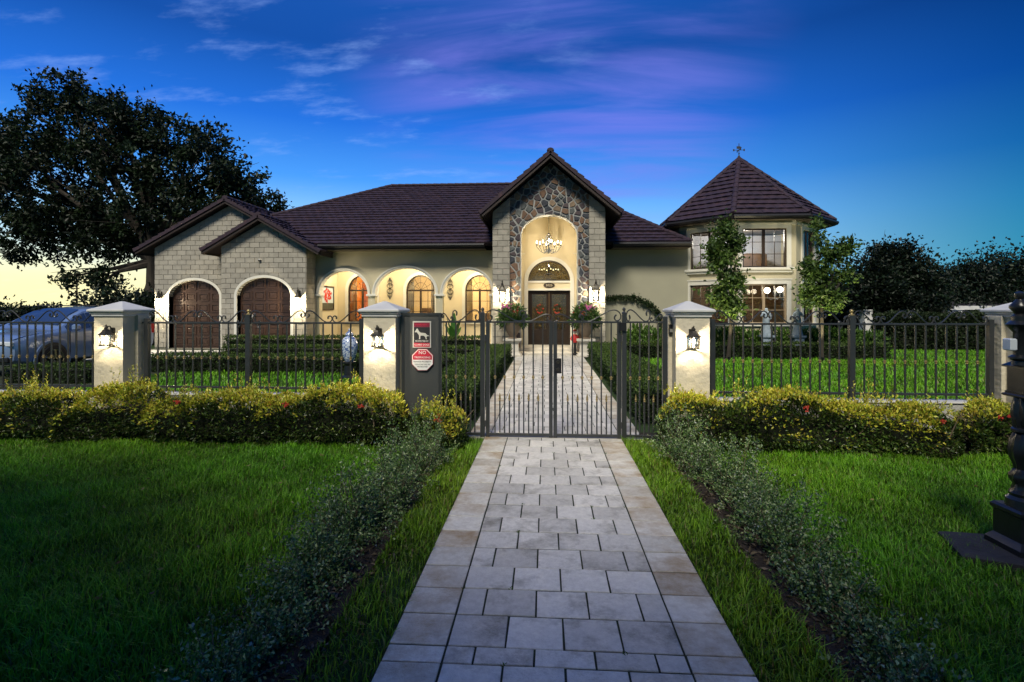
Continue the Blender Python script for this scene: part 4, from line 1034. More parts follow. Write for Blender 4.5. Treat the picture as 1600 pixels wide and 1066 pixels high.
# lanterns
def lantern(name, label, w, h, cat='lantern', group=None, glassy='glass', hexa=6, style=0):
    """wall lantern built at the origin, wall at y=0, light towards -y"""
    t = thing(name, label, cat, (0, 0, 0), group); r = w/2; y = -r-.035
    bs = MB(); bs.tube([(r*1.0*cos(2*pi*k/24), y+r*1.0*sin(2*pi*k/24), -.004) for k in range(25)], .008 if w < .2 else .012, 5); bs.bar((-r, y, -.004), (r, y, -.004), .008); bs.build('lantern_base', M['lantern_metal'], t); m = MB()
    zt = h*.48
    m.lathe([(r*1.25, 0), (r*1.3, h*.02), (r*.95, h*.10), (r*.62, h*.20), (r*.50, h*.27), (r*.2, h*.30)], 0, y, hexa, zt)
    m.lathe([(r*.2, 0), (r*.34, h*.04), (r*.30, h*.10), (r*.1, h*.15), (r*.2, h*.18), (r*.03, h*.24)], 0, y, 8, zt+h*.28)
    m.build('lantern_top', M['lantern_metal'], t)
    m = MB()
    for k in range(hexa): a = 2*pi*k/hexa; m.tube([(r*.95*cos(a), y+r*.95*sin(a), 0), (r*1.05*cos(a), y+r*1.05*sin(a), zt)], .004, 4)
    m.build('cage', M['lantern_metal'], t)
    g_ = MB(); n = hexa; rg = [[(q*cos(2*pi*k/n), y+q*sin(2*pi*k/n), z) for k in range(n)] for q, z in ((r*.93, .0), (r*1.02, zt-.003))]
    g_.loft(rg, cap=False); g_.build('pane', M[glassy], t)
    m = MB(); m.box(-.03, .03, -.012, 0, zt*.2, zt+h*.35, .004); m.tube([(0, -.01, zt+h*.25), (0, -.05, zt+h*.42), (0, y, zt+h*.40), (0, y, zt+h*.28)], .008, 6); m.tube([(0, -.01, zt*.4), (0, -.03, zt*.2), (0, y+r*.5, -.005)], .006, 6)
    m.build('wall_bracket', M['lantern_metal'], t)
    MB().lathe([(.008, 0), (.008, zt*.3), (.018, zt*.45), (.02, zt*.6), (.012, zt*.8), (.002, zt*.95)], 0, y, 8, 0).build('bulb', M['bulb'], t, smooth=True)
    return t
LH = .265
l0 = lantern('wall_lantern', 'small lit lantern on the pillar left of the gate, above the hedge', .145, LH, group='lanterns on the street pillars')
def place(t, x, y, z): t.location = (x, y, z)
PW = 55
zl_ = PZ(590, 541, 6.6)
place(l0, PX(590, 6.63), 6.715, zl_); point(PX(590, 6.63), 6.715-.115, zl_+.06, PW, (1, .84, .58), .02)
for px, lb in ((168, 'small lit lantern on the leftmost pillar beside the parked car'), (1083, 'small lit lantern on the pillar right of the gate')):
    copy_thing(l0, (PX(px, 6.63), 6.715, zl_), lb); point(PX(px, 6.63), 6.715-.115, zl_+.06, PW*(.8 if px < 200 else 1.0), (1, .84, .58), .02)
l1 = lantern('wall_lantern', 'tall lit lantern on the block pier left of the front door', .24, .74, group='tall lanterns on the house front')
zz = PZ(785, 472, 18.4); Wt = 110
place(l1, PX(785, 18.4), DP-.09, zz); point(PX(785, 18.4), DP-.09-.17, zz+.2, Wt, (1, .84, .56), .05)
for px, D, y_, lb in ((931, 18.4, 470, 'tall lit lantern on the block pier right of the front door'), (247.5, DRG-.2, 480, 'tall lit lantern at the left edge of the left garage wall'), (465, DGF-.2, 480, 'tall lit lantern between the right garage door and the arcade')):
    yw = DP-.09 if D < 18.6 else D+.17; z_ = PZ(px, y_, D); copy_thing(l1, (PX(px, D), yw, z_), lb); point(PX(px, D), yw-.17, z_+.2, Wt*(1.9 if px < 700 else 1), (1, .84, .56), .05)
# steel panel with signs
x0, x1 = PX(628, DG), PX(690, DG); zt_ = PZ(659, 489, DG)
sp = thing('steel_panel', 'tall dark grey steel panel carrying two warning signs left of the gate', 'panel', ((x0+x1)/2, DG, 0))
MB().box(x0, x1, DG-.02, DG+.02, .04, zt_, .004).build('sheet', M['steel_panel'], sp)
m = MB(); m.box(x0, x0+.035, DG-.032, DG-.0202, .04, zt_-.0); m.box(x1-.035, x1, DG-.032, DG-.0202, .04, zt_); m.box(x0+.035, x1-.035, DG-.032, DG-.0202, zt_-.035, zt_); m.build('panel_frame', M['fence_paint'], sp)
DS = DG-.035
def zz_(py): return PZ(660, py, DS)
def xx_(px): return PX(px, DS)
s1 = thing('warning_sign', 'rectangular red and black guard dog warning sign on the steel panel', 'sign', (xx_(659), DS, zz_(523)))
MB().box(xx_(645), xx_(673.5), DS-.004, DS+.014, zz_(543.5), zz_(502), .001).build('plate', M['sign_frame'], s1)
MB().box(xx_(646.7), xx_(671.8), DS-.0055, DS-.0042, zz_(531), zz_(511.3)).build('print_field', M['sign_black'], s1)
MB().box(xx_(646.7), xx_(671.8), DS-.0055, DS-.0042, zz_(511.2), zz_(504)).build('print_band', M['sign_maroon'], s1)
MB().box(xx_(646.7), xx_(671.8), DS-.0055, DS-.0042, zz_(535.8), zz_(531.1)).build('print_field', M['sign_black'], s1)
MB().box(xx_(646.7), xx_(671.8), DS-.0055, DS-.0042, zz_(542), zz_(535.9)).build('print_band', M['sign_red'], s1)
text('WARNING', .036, M['sign_red'], (xx_(659.3), DS-.007, zz_(507.5)), s1); text('PROTECTED BY', .025, M['sign_white'], (xx_(659.3), DS-.007, zz_(533.2)), s1)
text('GUARD DOGS', .030, M['sign_white'], (xx_(659.3), DS-.007, zz_(538.9)), s1)
dog = [(0, .62), (.05, .70), (.10, .78), (.12, .92), (.16, .84), (.20, .93), (.24, .80), (.30, .66), (.42, .55), (.60, .53), (.74, .50), (.84, .36), (.98, .30), (1.0, .24), (.90, .27), (.82, .22), (.80, .10), (.84, .0), (.76, .0),
       (.73, .14), (.68, .24), (.60, .30), (.46, .30), (.40, .30), (.38, .14), (.38, .0), (.29, .0), (.31, .16), (.29, .36), (.22, .46), (.16, .58), (.10, .60), (.04, .58)]
dx_, dz_ = xx_(671)-xx_(648), zz_(511.8)-zz_(530)
m = MB().wall([(xx_(648)+p[0]*dx_, zz_(530)+p[1]*dz_) for p in dog][::-1], [], DS-.007, DS-.0056); m.build('dog_silhouette', M['sign_frame'], s1)
s2 = thing('no_trespassing_sign', 'red and white octagonal NO TRESPASSING sign below the dog sign', 'sign', (xx_(660), DS-.006, zz_(562)))
cx_, cz_, hw_ = xx_(660.5), zz_(562), (xx_(677)-xx_(644))/2; q = .42*hw_
def octa(r): k = r*.4142; return [(cx_-r, cz_-k), (cx_-k, cz_-r), (cx_+k, cz_-r), (cx_+r, cz_-k), (cx_+r, cz_+k), (cx_+k, cz_+r), (cx_-k, cz_+r), (cx_-r, cz_+k)]
MB().wall(octa(hw_), [], DS-.016, DS-.006).build('plate', M['sign_red'], s2)
MB().wall(octa(hw_*.97), [], DS-.0172, DS-.0162).build('plate_face', M['sign_white'], s2)
up = clip(octa(hw_*.91), 0, -1, -(cz_+.0)); MB().wall(up, [], DS-.0184, DS-.0174).build('print_field', M['sign_red'], s2)
text('NO', .062, M['sign_white'], (cx_, DS-.020, cz_+.090), s2); text('TRESPASSING', .035, M['sign_white'], (cx_, DS-.020, cz_+.028), s2)
for s_, z_, q_ in (('PRIVATE PROPERTY', -.026, .026), ('VIOLATORS WILL BE', -.060, .021), ('PROSECUTED', -.090, .022)): text(s_, q_, M['sign_black'], (cx_, DS-.020, cz_+z_), s2)
# gate and fixed side panels
zc = PZ(870, 590, DG); zb = .045; zp = PZ(870, 627, DG)
def infill(t, xs, shorts, x0_, x1_, y=DG):
    for z, h in ((RAIL, .011), (zb+.015, .016)): MB().box(x0_, x1_, y-.016, y+.016, z-h, z+h, .003).build('rail', M['fence_paint'], t)
    for x in xs: bar(t, x, y, zb+.03, RAIL-.01, zc)
    for x in shorts: bar(t, x, y, zb+.03, zp, None, True)
gx_ = lambda *a: [PX(p, DG) for p in a]
for nm, a, b, bars, shorts, lb, mir in (('gate', 759.5, 863.6, (773.5, 788.5, 803.4, 818.3, 833.2, 848), (781, 796, 811, 826, 841), 'left leaf of the closed iron driveway gate', False),
                                       ('gate', 864.6, 970, (879, 894.5, 909.6, 924.5, 939.5, 955), (887, 902.5, 917.5, 932.5, 947.5), 'right leaf of the closed iron gate, carrying the lock', True)):
    lb = lb.replace('driveway gate', 'garden gate over the paver path')
    t = thing(nm, lb, 'gate', (PX((a+b)/2, DG), DG, 0), 'pair of gate leaves over the path'); xa, xb = PX(a, DG), PX(b, DG); w = .0235
    MB().box(xa, xa+2*w, DG-w, DG+w, .03, RAIL+.012, .003).build('stile', M['fence_paint'], t); MB().box(xb-2*w, xb, DG-w, DG+w, .03, RAIL+.012, .003).build('stile', M['fence_paint'], t)
    infill(t, gx_(*bars), gx_(*shorts), xa+2*w, xb-2*w)
    L = (xb-xa)
    if not mir: scroll(t, xa+.0, DG, RAIL+.010, L*.60, .145, False, True); scroll(t, xa+L*.55, DG, RAIL+.010, L*.44, .09, True, True)
    else: scroll(t, xb-L*.60, DG, RAIL+.010, L*.60, .145, True, True); scroll(t, xa+L*.01, DG, RAIL+.010, L*.44, .09, False, True)
    hx = xa if not mir else xb
    for z in (.16, 1.25): MB().lathe([(.014, 0), (.014, .08)], hx+(-.008 if not mir else .008), DG-.028, 8, z).build('hinge', M['iron'], t, smooth=True)
    if mir:
        lx0, lx1 = PX(866.5, DG), PX(877, DG); lk = MB().box(lx0, lx1, DG-.045, DG+.03, PZ(870, 583, DG), PZ(870, 560, DG), .003).build('lock_box', M['box_black'], t)
        for py in (565.5, 577): m = MB(); m.loft([[((lx0+lx1)/2+r_*cos(u), DG-y_, PZ(870, py, DG)+r_*sin(u)) for u in [2*pi*j/12 for j in range(12)]] for r_, y_ in ((.022, .045), (.022, .055), (.012, .056), (.012, .052))]); m.build('lock_cylinder', M['lantern_metal'], lk)
for a, b, bars, shorts, pl_, lb in ((690.5, 757.5, (697.5, 712.3, 727.3, 742), (720, 735), 'r', 'fixed railing panel between the steel sign panel and the gate'), (971.5, 1042, (985, 999.6, 1013.8, 1028), (993.5, 1007, 1021), 'l', 'fixed railing panel between the gate and the right pillar')):
    t = thing('railing_panel', lb, 'railing', (PX((a+b)/2, DG), DG, 0)); xa, xb = PX(a, DG), PX(b, DG); w = .028
    if pl_ == 'r': post(t, xb-w, DG, 0, RAIL+.11, w, True, nm='gate_post'); infill(t, gx_(*bars), gx_(*shorts), xa, xb-2*w); L = xb-xa-2*w; scroll(t, xa+L*.28, DG, RAIL+.01, L*.70, .145, True, True); scroll(t, xa+.0, DG, RAIL+.01, L*.28, .10, False)
    else:
        post(t, xa+w, DG, 0, RAIL+.11, w, True, nm='gate_post'); post(t, xb-w, DG, 0, RAIL+.07, w, False); infill(t, gx_(*bars), gx_(*shorts), xa+2*w, xb-2*w); L = xb-xa-4*w; scroll(t, xa+2*w, DG, RAIL+.01, L*.66, .145, False, True); scroll(t, xa+2*w+L*.66, DG, RAIL+.01, L*.34, .09, True)
        MB().box(xa-.04, xa+.045, DG-.06, DG-.03, PZ(970, 517, DG), PZ(970, 504, DG), .003).build('latch_box', M['box_black'], t)
ic = thing('intercom', 'small black intercom box on the inner side of the right gate pillar', 'intercom', (PX(1048, 6.9), 6.9, PZ(1048, 515, 6.9)))
MB().box(PX(1045, 6.9), PX(1051.5, 6.9), 6.88, 6.92, PZ(1048, 522, 6.9), PZ(1048, 507, 6.9), .003).build('case', M['box_black'], ic)
m = MB(); [m.box(PX(1046.3, 6.9)+i*.012, PX(1046.3, 6.9)+i*.012+.006, 6.877, 6.8795, PZ(1048, 519, 6.9), PZ(1048, 514, 6.9)) for i in range(3)]; m.build('buttons', M['sign_frame'], ic)

# ================================================================ MAILBOX at the right edge
MX, MY = 3.215, 3.83
tag(MB().loft([[(2.74+i, 3.72+i, z), (3.5-i, 3.42+i, z), (3.9-i, 4.0-i, z), (2.86+i, 4.12-i, z)] for i, z in ((0, 0), (0, .05), (.03, .065))]).build('stone_slab', M['slab_stone']), 'dark flat slab in the grass under the mailbox post', 'slab')
mb = thing('mailbox', 'black cast iron mailbox on an ornate turned post at the right edge', 'mailbox', (MX, MY, .065))
m = MB(); m.lathe([(.145, .065), (.145, .10), (.125, .125), (.112, .14), (.112, .30), (.125, .315), (.125, .335), (.11, .35)], MX, MY, square=True); m.build('pedestal', M['cast_iron'], mb)
prof = [(.125, .35), (.12, .40), (.095, .42), (.10, .44), (.085, .46), (.075, .50), (.092, .53), (.095, .56), (.06, .60), (.066, .63), (.09, .68), (.098, .73), (.085, .80), (.065, .84), (.085, .855), (.085, .87), (.07, .88)]; prof = [(r_*.82, h_) for r_, h_ in prof]
m = MB(); n = 32; m.loft([[(MX+(r+.006*sin(16*pi*2*j/n/2)*(.5 < h < .85))*cos(2*pi*j/n), MY+(r+.006*sin(16*pi*2*j/n/2)*(.5 < h < .85))*sin(2*pi*j/n), h) for j in range(n)] for r, h in prof]); m.build('turned_post', M['cast_iron'], mb, smooth=True)
m = MB(); H_ = [.88+.20*i/16 for i in range(17)]
m.loft([[(MX+(.050+.013*sin(pi*(h-.88)/.2)+.008*sin(8*(2*pi*j/n)+14*(h-.88)))*cos(2*pi*j/n), MY+(.050+.013*sin(pi*(h-.88)/.2)+.008*sin(8*(2*pi*j/n)+14*(h-.88)))*sin(2*pi*j/n), h) for j in range(n)] for h in H_]); m.build('fluted_shaft', M['cast_iron'], mb, smooth=True)
bx0, bx1, by0, by1 = MX-.03, MX+.20, MY-.12, MY+.10; bz0, bz1 = 1.08, 1.28
m = MB(); m.box(bx0-.02, bx1+.02, by0-.02, by1+.02, bz0, bz0+.02, .006); m.box(bx0-.008, bx1+.008, by0-.008, by1+.008, bz0+.02, bz0+.035); m.box(bx0, bx1, by0, by1, bz0+.035, bz1)
m.loft([[(bx0-.02, y_, bz1), (bx1+.02, y_, bz1), (bx1+.02, y_, bz1+.012), ((bx0+bx1)/2, y_, bz1+.06), (bx0-.02, y_, bz1+.012)] for y_ in (by0-.02, by1+.02)]); bxo = m.build('box', M['cast_iron'], mb)
MB().wall(rect(bx0+.03, bx1-.03, bz0+.05, bz1-.015), [rect(bx0+.05, bx1-.05, bz0+.07, bz1-.035)[::-1]], by0-.012, by0-.0005).build('door_frame', M['cast_iron'], bxo); MB().box(bx0+.055, bx1-.055, by0-.006, by0-.0005, bz0+.075, bz1-.04, .003).build('door_plate', M['statue_stone'], bxo)
m = MB(); m.lathe([(.045, 0), (.04, .03), (.06, .045), (.06, .055), (.035, .07), (.035, .22), (.05, .24), (.07, .265), (.075, .275), (.045, .30), (.045, .33), (.028, .345), (.035, .36), (.055, .385), (.055, .40), (.03, .43), (.02, .445), (.03, .465), (.028, .485), (.004, .50)], MX-.03, MY, 16, bz1+.02); m.build('finial', M['cast_iron'], mb, smooth=True)
MB().box(MX-.115, MX-.07, MY-.03, MY+.03, bz1+.12, bz1+.20, .006).build('reflector', M['headlight'], mb)

# ================================================================ CAR
def make_car():
    t = thing('parked_car', 'pale silver sport utility vehicle parked nose to the street behind the left fence', 'car', (-13.25, 14.2, 0))
    xo, yo = -13.25, 11.75; Wd = .96                           # y grows to the rear, nose at yo
    st = [  # y, zbot, zbelt, half width low, half width belt, ztop, half width top
        (0.0, .42, .78, .70, .68, .80, .60), (.08, .34, .88, .84, .80, .92, .74), (.35, .28, .96, .93, .88, 1.00, .80), (.75, .26, 1.00, Wd, .92, 1.05, .82), (1.15, .26, 1.03, Wd, .93, 1.10, .80),
        (1.35, .26, 1.05, Wd, .93, 1.20, .76), (1.75, .26, 1.06, Wd, .93, 1.46, .70), (2.1, .26, 1.07, Wd, .93, 1.60, .66), (2.7, .26, 1.08, Wd, .93, 1.66, .66), (3.4, .26, 1.09, Wd, .93, 1.65, .65), (4.0, .28, 1.10, Wd, .92, 1.58, .63), (4.35, .34, 1.08, .92, .88, 1.42, .62), (4.55, .45, 1.00, .84, .80, 1.08, .60)]
    def ring(s):
        y, zb_, zl, wl, wb, zt_, wt = s; zm = zb_+(zl-zb_)*.45
        h = [(0, zb_), (wl*.85, zb_), (wl*.97, zb_+.08), (wl, zm), (wl*.985, zl-.08), (wb, zl), (wb*.995*.5+wt*.5 if zt_-zl > .2 else wb*.97, (zl+zt_)/2 if zt_-zl > .2 else zl+(zt_-zl)*.3), (wt+.02 if zt_-zl > .2 else wt+.06, zt_-.05 if zt_-zl > .2 else zt_-.01), (wt-.08, zt_-.01), (wt*.5, zt_+.015), (0, zt_+.02)]
        return [(xo+a, yo+y, b) for a, b in h]+[(xo-a, yo+y, b) for a, b in h[::-1][1:-1]]
    m = MB(); m.loft([ring(s) for s in st]); body = m.build('body', M['car_paint'], t, smooth=True)
    wz = .36; wr = .37
    for sx in (-1, 1):
        # side windows, door seams, wheel arches
        g_ = MB(); off = .012
        def sidept(i, f, o=off):
            a, b = ring(st[i])[5], ring(st[i])[7]; x = a[0]+(b[0]-a[0])*f; return ((x+o)*1 if sx > 0 else 2*xo-(x+o), a[1], a[2]+(b[2]-a[2])*f)
        for i0, i1, ft, s_, e_ in ((5, 6, .92, 0, 1), (6, 7, .92, 0, 1), (7, 8, .90, 0, 1), (8, 9, .90, 0, 1), (9, 10, .88, 0, 1)):
            A, B, C_, D_ = Vector(sidept(i0, .10)), Vector(sidept(i1, .10)), Vector(sidept(i1, ft)), Vector(sidept(i0, ft if i0 != 5 else .75))
            A, B, C_, D_ = A.lerp(B, .04), B.lerp(A, .02), C_.lerp(D_, .02), D_.lerp(C_, .04)
            g_.add([A, B, C_, D_], [(0, 1, 2, 3)])
        w_ = MB(); w_.v, w_.f = g_.v, g_.f; w_.build('side_window', M['car_window'], t)
        for yy_ in (yo+.93, yo+3.62):
            xs_ = xo+sx*(Wd+.005)
            ac = MB(); ac.loft([[(xs_-sx*.03, yy_+r_*cos(a), wz+r_*sin(a)), (xs_+sx*.012, yy_+r_*cos(a), wz+r_*sin(a)), (xs_+sx*.012, yy_+(r_+.06)*cos(a), wz+(r_+.06)*sin(a)), (xs_-sx*.03, yy_+(r_+.06)*cos(a), wz+(r_+.06)*sin(a))] for r_, a in [(.43, pi*(j/14*1.16-.08)) for j in range(15)]]); ac.build('wheel_arch', M['car_paint'], t)
            MB().loft([[(xs_-sx*.04+sx*k, yy_+.43*cos(a), max(.25, wz+.43*sin(a))) for a in [2*pi*j/24 for j in range(24)]] for k in (0, .042)]).build('arch_liner', M['car_black'], t)
            w = MB(); w.loft([[(xs_+sx*(-.16+d), yy_+r_*cos(a), wz+r_*sin(a)) for a in [2*pi*j/28 for j in range(28)]] for r_, d in ((.25, .0), (wr-.02, .0), (wr, .03), (wr, .17), (wr-.02, .20), (.25, .205))], cap=False); wh = w.build('wheel', M['rubber'], t, smooth=True)
            rm = MB(); cx2 = xs_+sx*.035; rm.loft([[(cx2+sx*d, yy_+r_*cos(a), wz+r_*sin(a)) for a in [2*pi*j/28 for j in range(28)]] for r_, d in ((.262, -.01), (.262, .012), (.235, .012), (.225, -.03))], cap=False)
            for k in range(5):
                a = 2*pi*k/5+.3; rm.tube([(cx2, yy_+.03*cos(a), wz+.03*sin(a)), (cx2+sx*.006, yy_+.24*cos(a), wz+.24*sin(a))], [.05, .028], 4)
            rm.build('rim', M['chrome'], wh)
        MB().box(xo+sx*1.0, xo+sx*1.17, yo+1.42, yo+1.52, 1.06, 1.22, .03).build('side_mirror', M['car_paint'], t)
        MB().box(xo+sx*.52, xo+sx*.82, yo-.0, yo+.10, .74, .86, .02).build('headlight', M['headlight'], t)
        MB().box(xo+sx*.84, xo+sx*.90, yo+4.28, yo+4.50, .85, 1.15, .02).build('tail_light', M['tail_red'], t)
        MB().box(xo+sx*.63, xo+sx*.66, yo+2.1, yo+3.9, 1.69, 1.72, .01).build('roof_rail', M['car_black'], t)
        m = MB(); 
        for ys in (1.42, 2.45, 3.3): m.box(xo+sx*(Wd-.01), xo+sx*(Wd+.004), yo+ys, yo+ys+.012, .34, 1.05)
        m.build('door_seam', M['car_black'], t)
        for ys in (2.15, 3.0): MB().box(xo+sx*(Wd+.0), xo+sx*(Wd+.03), yo+ys, yo+ys+.2, .93, .96, .01).build('door_handle', M['chrome'], t)
    m = MB(); up_ = Vector((0, -.012, .018)); rw = [[Vector(ring(st[i])[k])+up_ for k in (8, 9, 10, 11, 12)] for i in (5, 6, 7)]
    m.loft(rw, cap=False, closed=False); m.build('windscreen', M['car_window'], t, smooth=True)
    m = MB()
    for k in range(4): m.box(xo-.46, xo+.46, yo-.025, yo+.05, .60+k*.055, .63+k*.055, .006)
    m.build('grille', M['car_black'], t); MB().box(xo-.75, xo+.75, yo-.01, yo+.1, .36, .50, .03).build('lower_intake', M['car_black'], t)
    MB().box(xo-.26, xo+.26, yo-.035, yo-.01, .46, .58, .004).build('number_plate_holder', M['sign_white'], t)
    return t
make_car()

# ================================================================ HOUSE FRONT ORNAMENTS
# chandelier
chx, chy = PX(857.5, 19.4), 19.4; zt_ = nz1; zc0 = PZ(857, 388, 19.4)
ch = thing('chandelier', 'wrought iron chandelier with candle bulbs hanging in the entrance arch', 'chandelier', (chx, chy, zc0))
m = MB(); m.tube([(chx, chy, zt_), (chx, chy, zc0+.55)], .009, 5); m.lathe([(.06, 0), (.06, -.03), (.01, -.05)], chx, chy, 10, zt_); m.build('chain', M['iron'], ch)
m = MB(); m.lathe([(.01, -.20), (.03, -.17), (.02, -.12), (.045, -.06), (.03, 0), (.02, .06), (.045, .10), (.02, .14), (.012, .5), (.04, .52), (.012, .56)], chx, chy, 10, zc0)
for k in range(8):
    a = 2*pi*k/8+.2; m.tube([(chx+r_*cos(a), chy+r_*sin(a), zc0+h_) for r_, h_ in ((.02, .50), (.09, .44), (.12, .34), (.09, .20), (.03, .12))], .009, 4)
m.build('stem', M['iron'], ch, smooth=True)
for k in range(8):
    a = 2*pi*k/8+.2; R_ = .44 if k % 2 == 0 else .38
    pts = [(.03, -.02), (.10, -.14), (.20, -.17), (.30, -.12), (R_-.04, .0), (R_+.02, .06), (R_, .10)]
    arm = MB().tube([(chx+r_*cos(a), chy+r_*sin(a), zc0+h_) for r_, h_ in pts], .010, 5); arm.tube([(chx+r_*cos(a), chy+r_*sin(a), zc0+h_) for r_, h_ in ((.05, -.10), (.12, -.04), (.18, -.06), (.16, -.12), (.12, -.10))], .007, 4)
    arm.lathe([(.012, .09), (.045, .11), (.045, .118), (.014, .125), (.014, .16)], chx+R_*cos(a), chy+R_*sin(a), 8, zc0); ao = arm.build('arm', M['iron'], ch)
    MB().lathe([(.008, .16), (.017, .18), (.018, .20), (.009, .24), (.002, .265)], chx+R_*cos(a), chy+R_*sin(a), 8, zc0).build('bulb', M['bulb'], ao, smooth=True)
point(chx, chy-.02, zc0+.30, 58, (1, .86, .64), .02); point(chx, chy-.35, zc0-.45, 32, (1, .86, .64), .02)
hc = copy_thing(ch, (dcx, 22.2, PZ(856, 426, 22.2)), 'inner hall chandelier seen through the fanlight over the doors'); hc.scale = (.9, .9, .62)
# arcade ceiling lights
for i, (c, h, zs_, ri) in enumerate(arcs):
    lt = thing('ceiling_light', ('round ceiling light inside the left arch beside the painting', 'round ceiling light inside the middle arch of the arcade', 'round ceiling light inside the right arch of the arcade')[i], 'ceiling light', (c, 21.5, WZ-.35), 'ceiling lights of the arcade')
    MB().lathe([(.10, 0), (.10, -.03), (.08, -.04)], c, 21.5, 14, WZ-.35).build('rim', M['lantern_metal'], lt); MB().lathe([(.085, -.04), (.07, -.07), (.02, -.085)], c, 21.5, 14, WZ-.35).build('shade', M['bulb_soft'], lt, smooth=True)
    point(c, 21.45, WZ-.55, 72, (1, .85, .60), .12)
# painting on the side wall of the arcade (a red tree)
py0, py1, pz0, pz1 = 20.85, 22.15, PZ(515, 485, 21.5), PZ(515, 447, 21.5); X0 = x_l
pt = thing('painting', 'framed painting of a red tree on the left wall of the arcade', 'painting', (X0, 21.5, pz0))
m = MB(); 
for a_, b_, c_, d_ in ((py0, py0+.06, pz0, pz1), (py1-.06, py1, pz0, pz1), (py0+.06, py1-.06, pz0, pz0+.06), (py0+.06, py1-.06, pz1-.06, pz1)): m.box(X0+.001, X0+.045, a_, b_, c_, d_)
m.build('picture_frame', M['window_frame'], pt)
MB().box(X0+.001, X0+.02, py0+.06, py1-.06, pz0+.30, pz1-.06).build('canvas', M['canvas_sky'], pt); MB().box(X0+.001, X0+.02, py0+.06, py1-.06, pz0+.06, pz0+.30).build('canvas', M['canvas_dark'], pt)
m = MB(); r_ = random.Random(4)
for k in range(46):
    a = r_.uniform(0, 2*pi); q = sqrt(r_.random()); yy_, zz2 = 21.5+.40*q*cos(a), pz0+.62+.26*q*sin(a); s = r_.uniform(.04, .08)
    m.add([(X0+.021+k*.0001, yy_+s*cos(u), zz2+s*sin(u)) for u in [2*pi*j/6+k for j in range(6)]], [tuple(range(6))])
m.box(X0+.020, X0+.0215, 21.47, 21.53, pz0+.28, pz0+.5); m.build('painted_tree', M['canvas_red'], pt)
# iron medallions
for px, py, lb in ((609.5, 451, 'scrolled iron wall ornament between the first and second arcade windows'), (703.5, 452, 'scrolled iron wall ornament between the second and third arcade windows')):
    x, z = PX(px, DR), PZ(px, py, DR); t = thing('wall_ornament', lb, 'wall ornament', (x, DR, z), 'iron ornaments on the arcade wall'); m = MB()
    for s in (-1, 1):
        for v_ in (-1, 1):
            for q in (0, 1): m.tube([(x+s*(.02+.11*sin(u)*(1-q*.35)), DR-.03, z+v_*(.03+q*.17+.09-.09*cos(u))) for u in [pi*1.5*j/10 for j in range(11)]], .012, 4)
    m.tube([(x, DR-.03, z-.42), (x, DR-.03, z+.42)], .012, 5); m.build('scrollwork', M['iron'], t)
    MB().lathe([(.001, -.035), (.05, -.025), (.06, 0), (.05, .025), (.001, .035)], x, DR-.03, 10, z).build('boss', M['lantern_metal'], t)
    m = MB(); [m.lathe([(.002, -.05), (.035, -.01), (.03, .02), (.002, .06)], x, DR-.03, 6, z+s*.42) for s in (-1, 1)]; m.build('leaf_tip', M['iron'], t)
# small security camera on the garage gable
t = thing('security_camera', 'small white camera on the block gable over the right garage door', 'camera', (PX(407, DGF), DGF, PZ(407, 407, DGF))); x, z = PX(407, DGF), PZ(407, 407, DGF)
MB().lathe([(.05, 0), (.05, .03)], x, DGF-.06, 10, z+.01).build('mount', M['white_paint'], t); MB().ball((x, DGF-.07, z-.01), .05, 8).build('lens_dome', M['box_black'], t, smooth=True)
# urn planters on plinths
def urn(px, lbp, lbu, seed):
    x = PX(px, 17.9); y = 17.9
    t = thing('plinth', lbp, 'plinth', (x, y, 0), 'plinths beside the entrance'); MB().lathe([(.30, 0), (.30, .05), (.26, .08), (.21, .14), (.19, .40), (.22, .46), (.27, .50), (.30, .52), (.30, .58)], x, y, z=.03, square=True).build('pedestal', M['plinth'], t)
    u = thing('flower_urn', lbu, 'planter', (x, y, .61), 'flower urns beside the entrance')
    MB().lathe([(.14, 0), (.15, .02), (.10, .05), (.14, .12), (.24, .28), (.28, .44), (.30, .50), (.31, .52), (.29, .53), (.26, .48)], x, y, 18, .61).build('pot', M['terracotta'], u, smooth=True)
    n = 2600; b = [(x, y, 1.40, .46, .40, .38), (x-.25, y, 1.22, .28, .28, .25), (x+.25, y, 1.22, .28, .28, .25)]; P, d = blob_points(b, n, .5)
    D = d*.7+rng.normal(size=(n, 3))*.5+[0, 0, -.05]; leaves('foliage', P, D, rng.uniform(.06, .16, n), .25, pick([(.05, .11, .02), (.08, .16, .03), (.03, .07, .015)], n), M['leaf'], u)['kind'] = 'stuff'
    for mt, nn, off in (('flower_pink', 26, (-.18, 1.66)), ('flower_red', 10, (.15, 1.5))):
        m = MB(); r_ = random.Random(seed)
        for k in range(nn):
            c = (x+off[0]*(1 if px < 850 else -.6)+r_.gauss(0, .10), y-.2+r_.gauss(0, .12), off[1]+r_.gauss(0, .07))
            for j in range(5): a = 2*pi*j/5; m.add([c, (c[0]+.035*cos(a), c[1]-.01, c[2]+.035*sin(a)), (c[0]+.04*cos(a+.9), c[1]+.01, c[2]+.04*sin(a+.9))], [(0, 1, 2)])
        m.build('flowers', M[mt], u, kind='stuff')
urn(801, 'cream moulded plinth left of the entrance steps', 'urn of trailing green leaves and pink flowers left of the front door', 1)
urn(915, 'cream moulded plinth right of the entrance steps', 'urn of trailing green leaves and pink flowers right of the front door', 2)
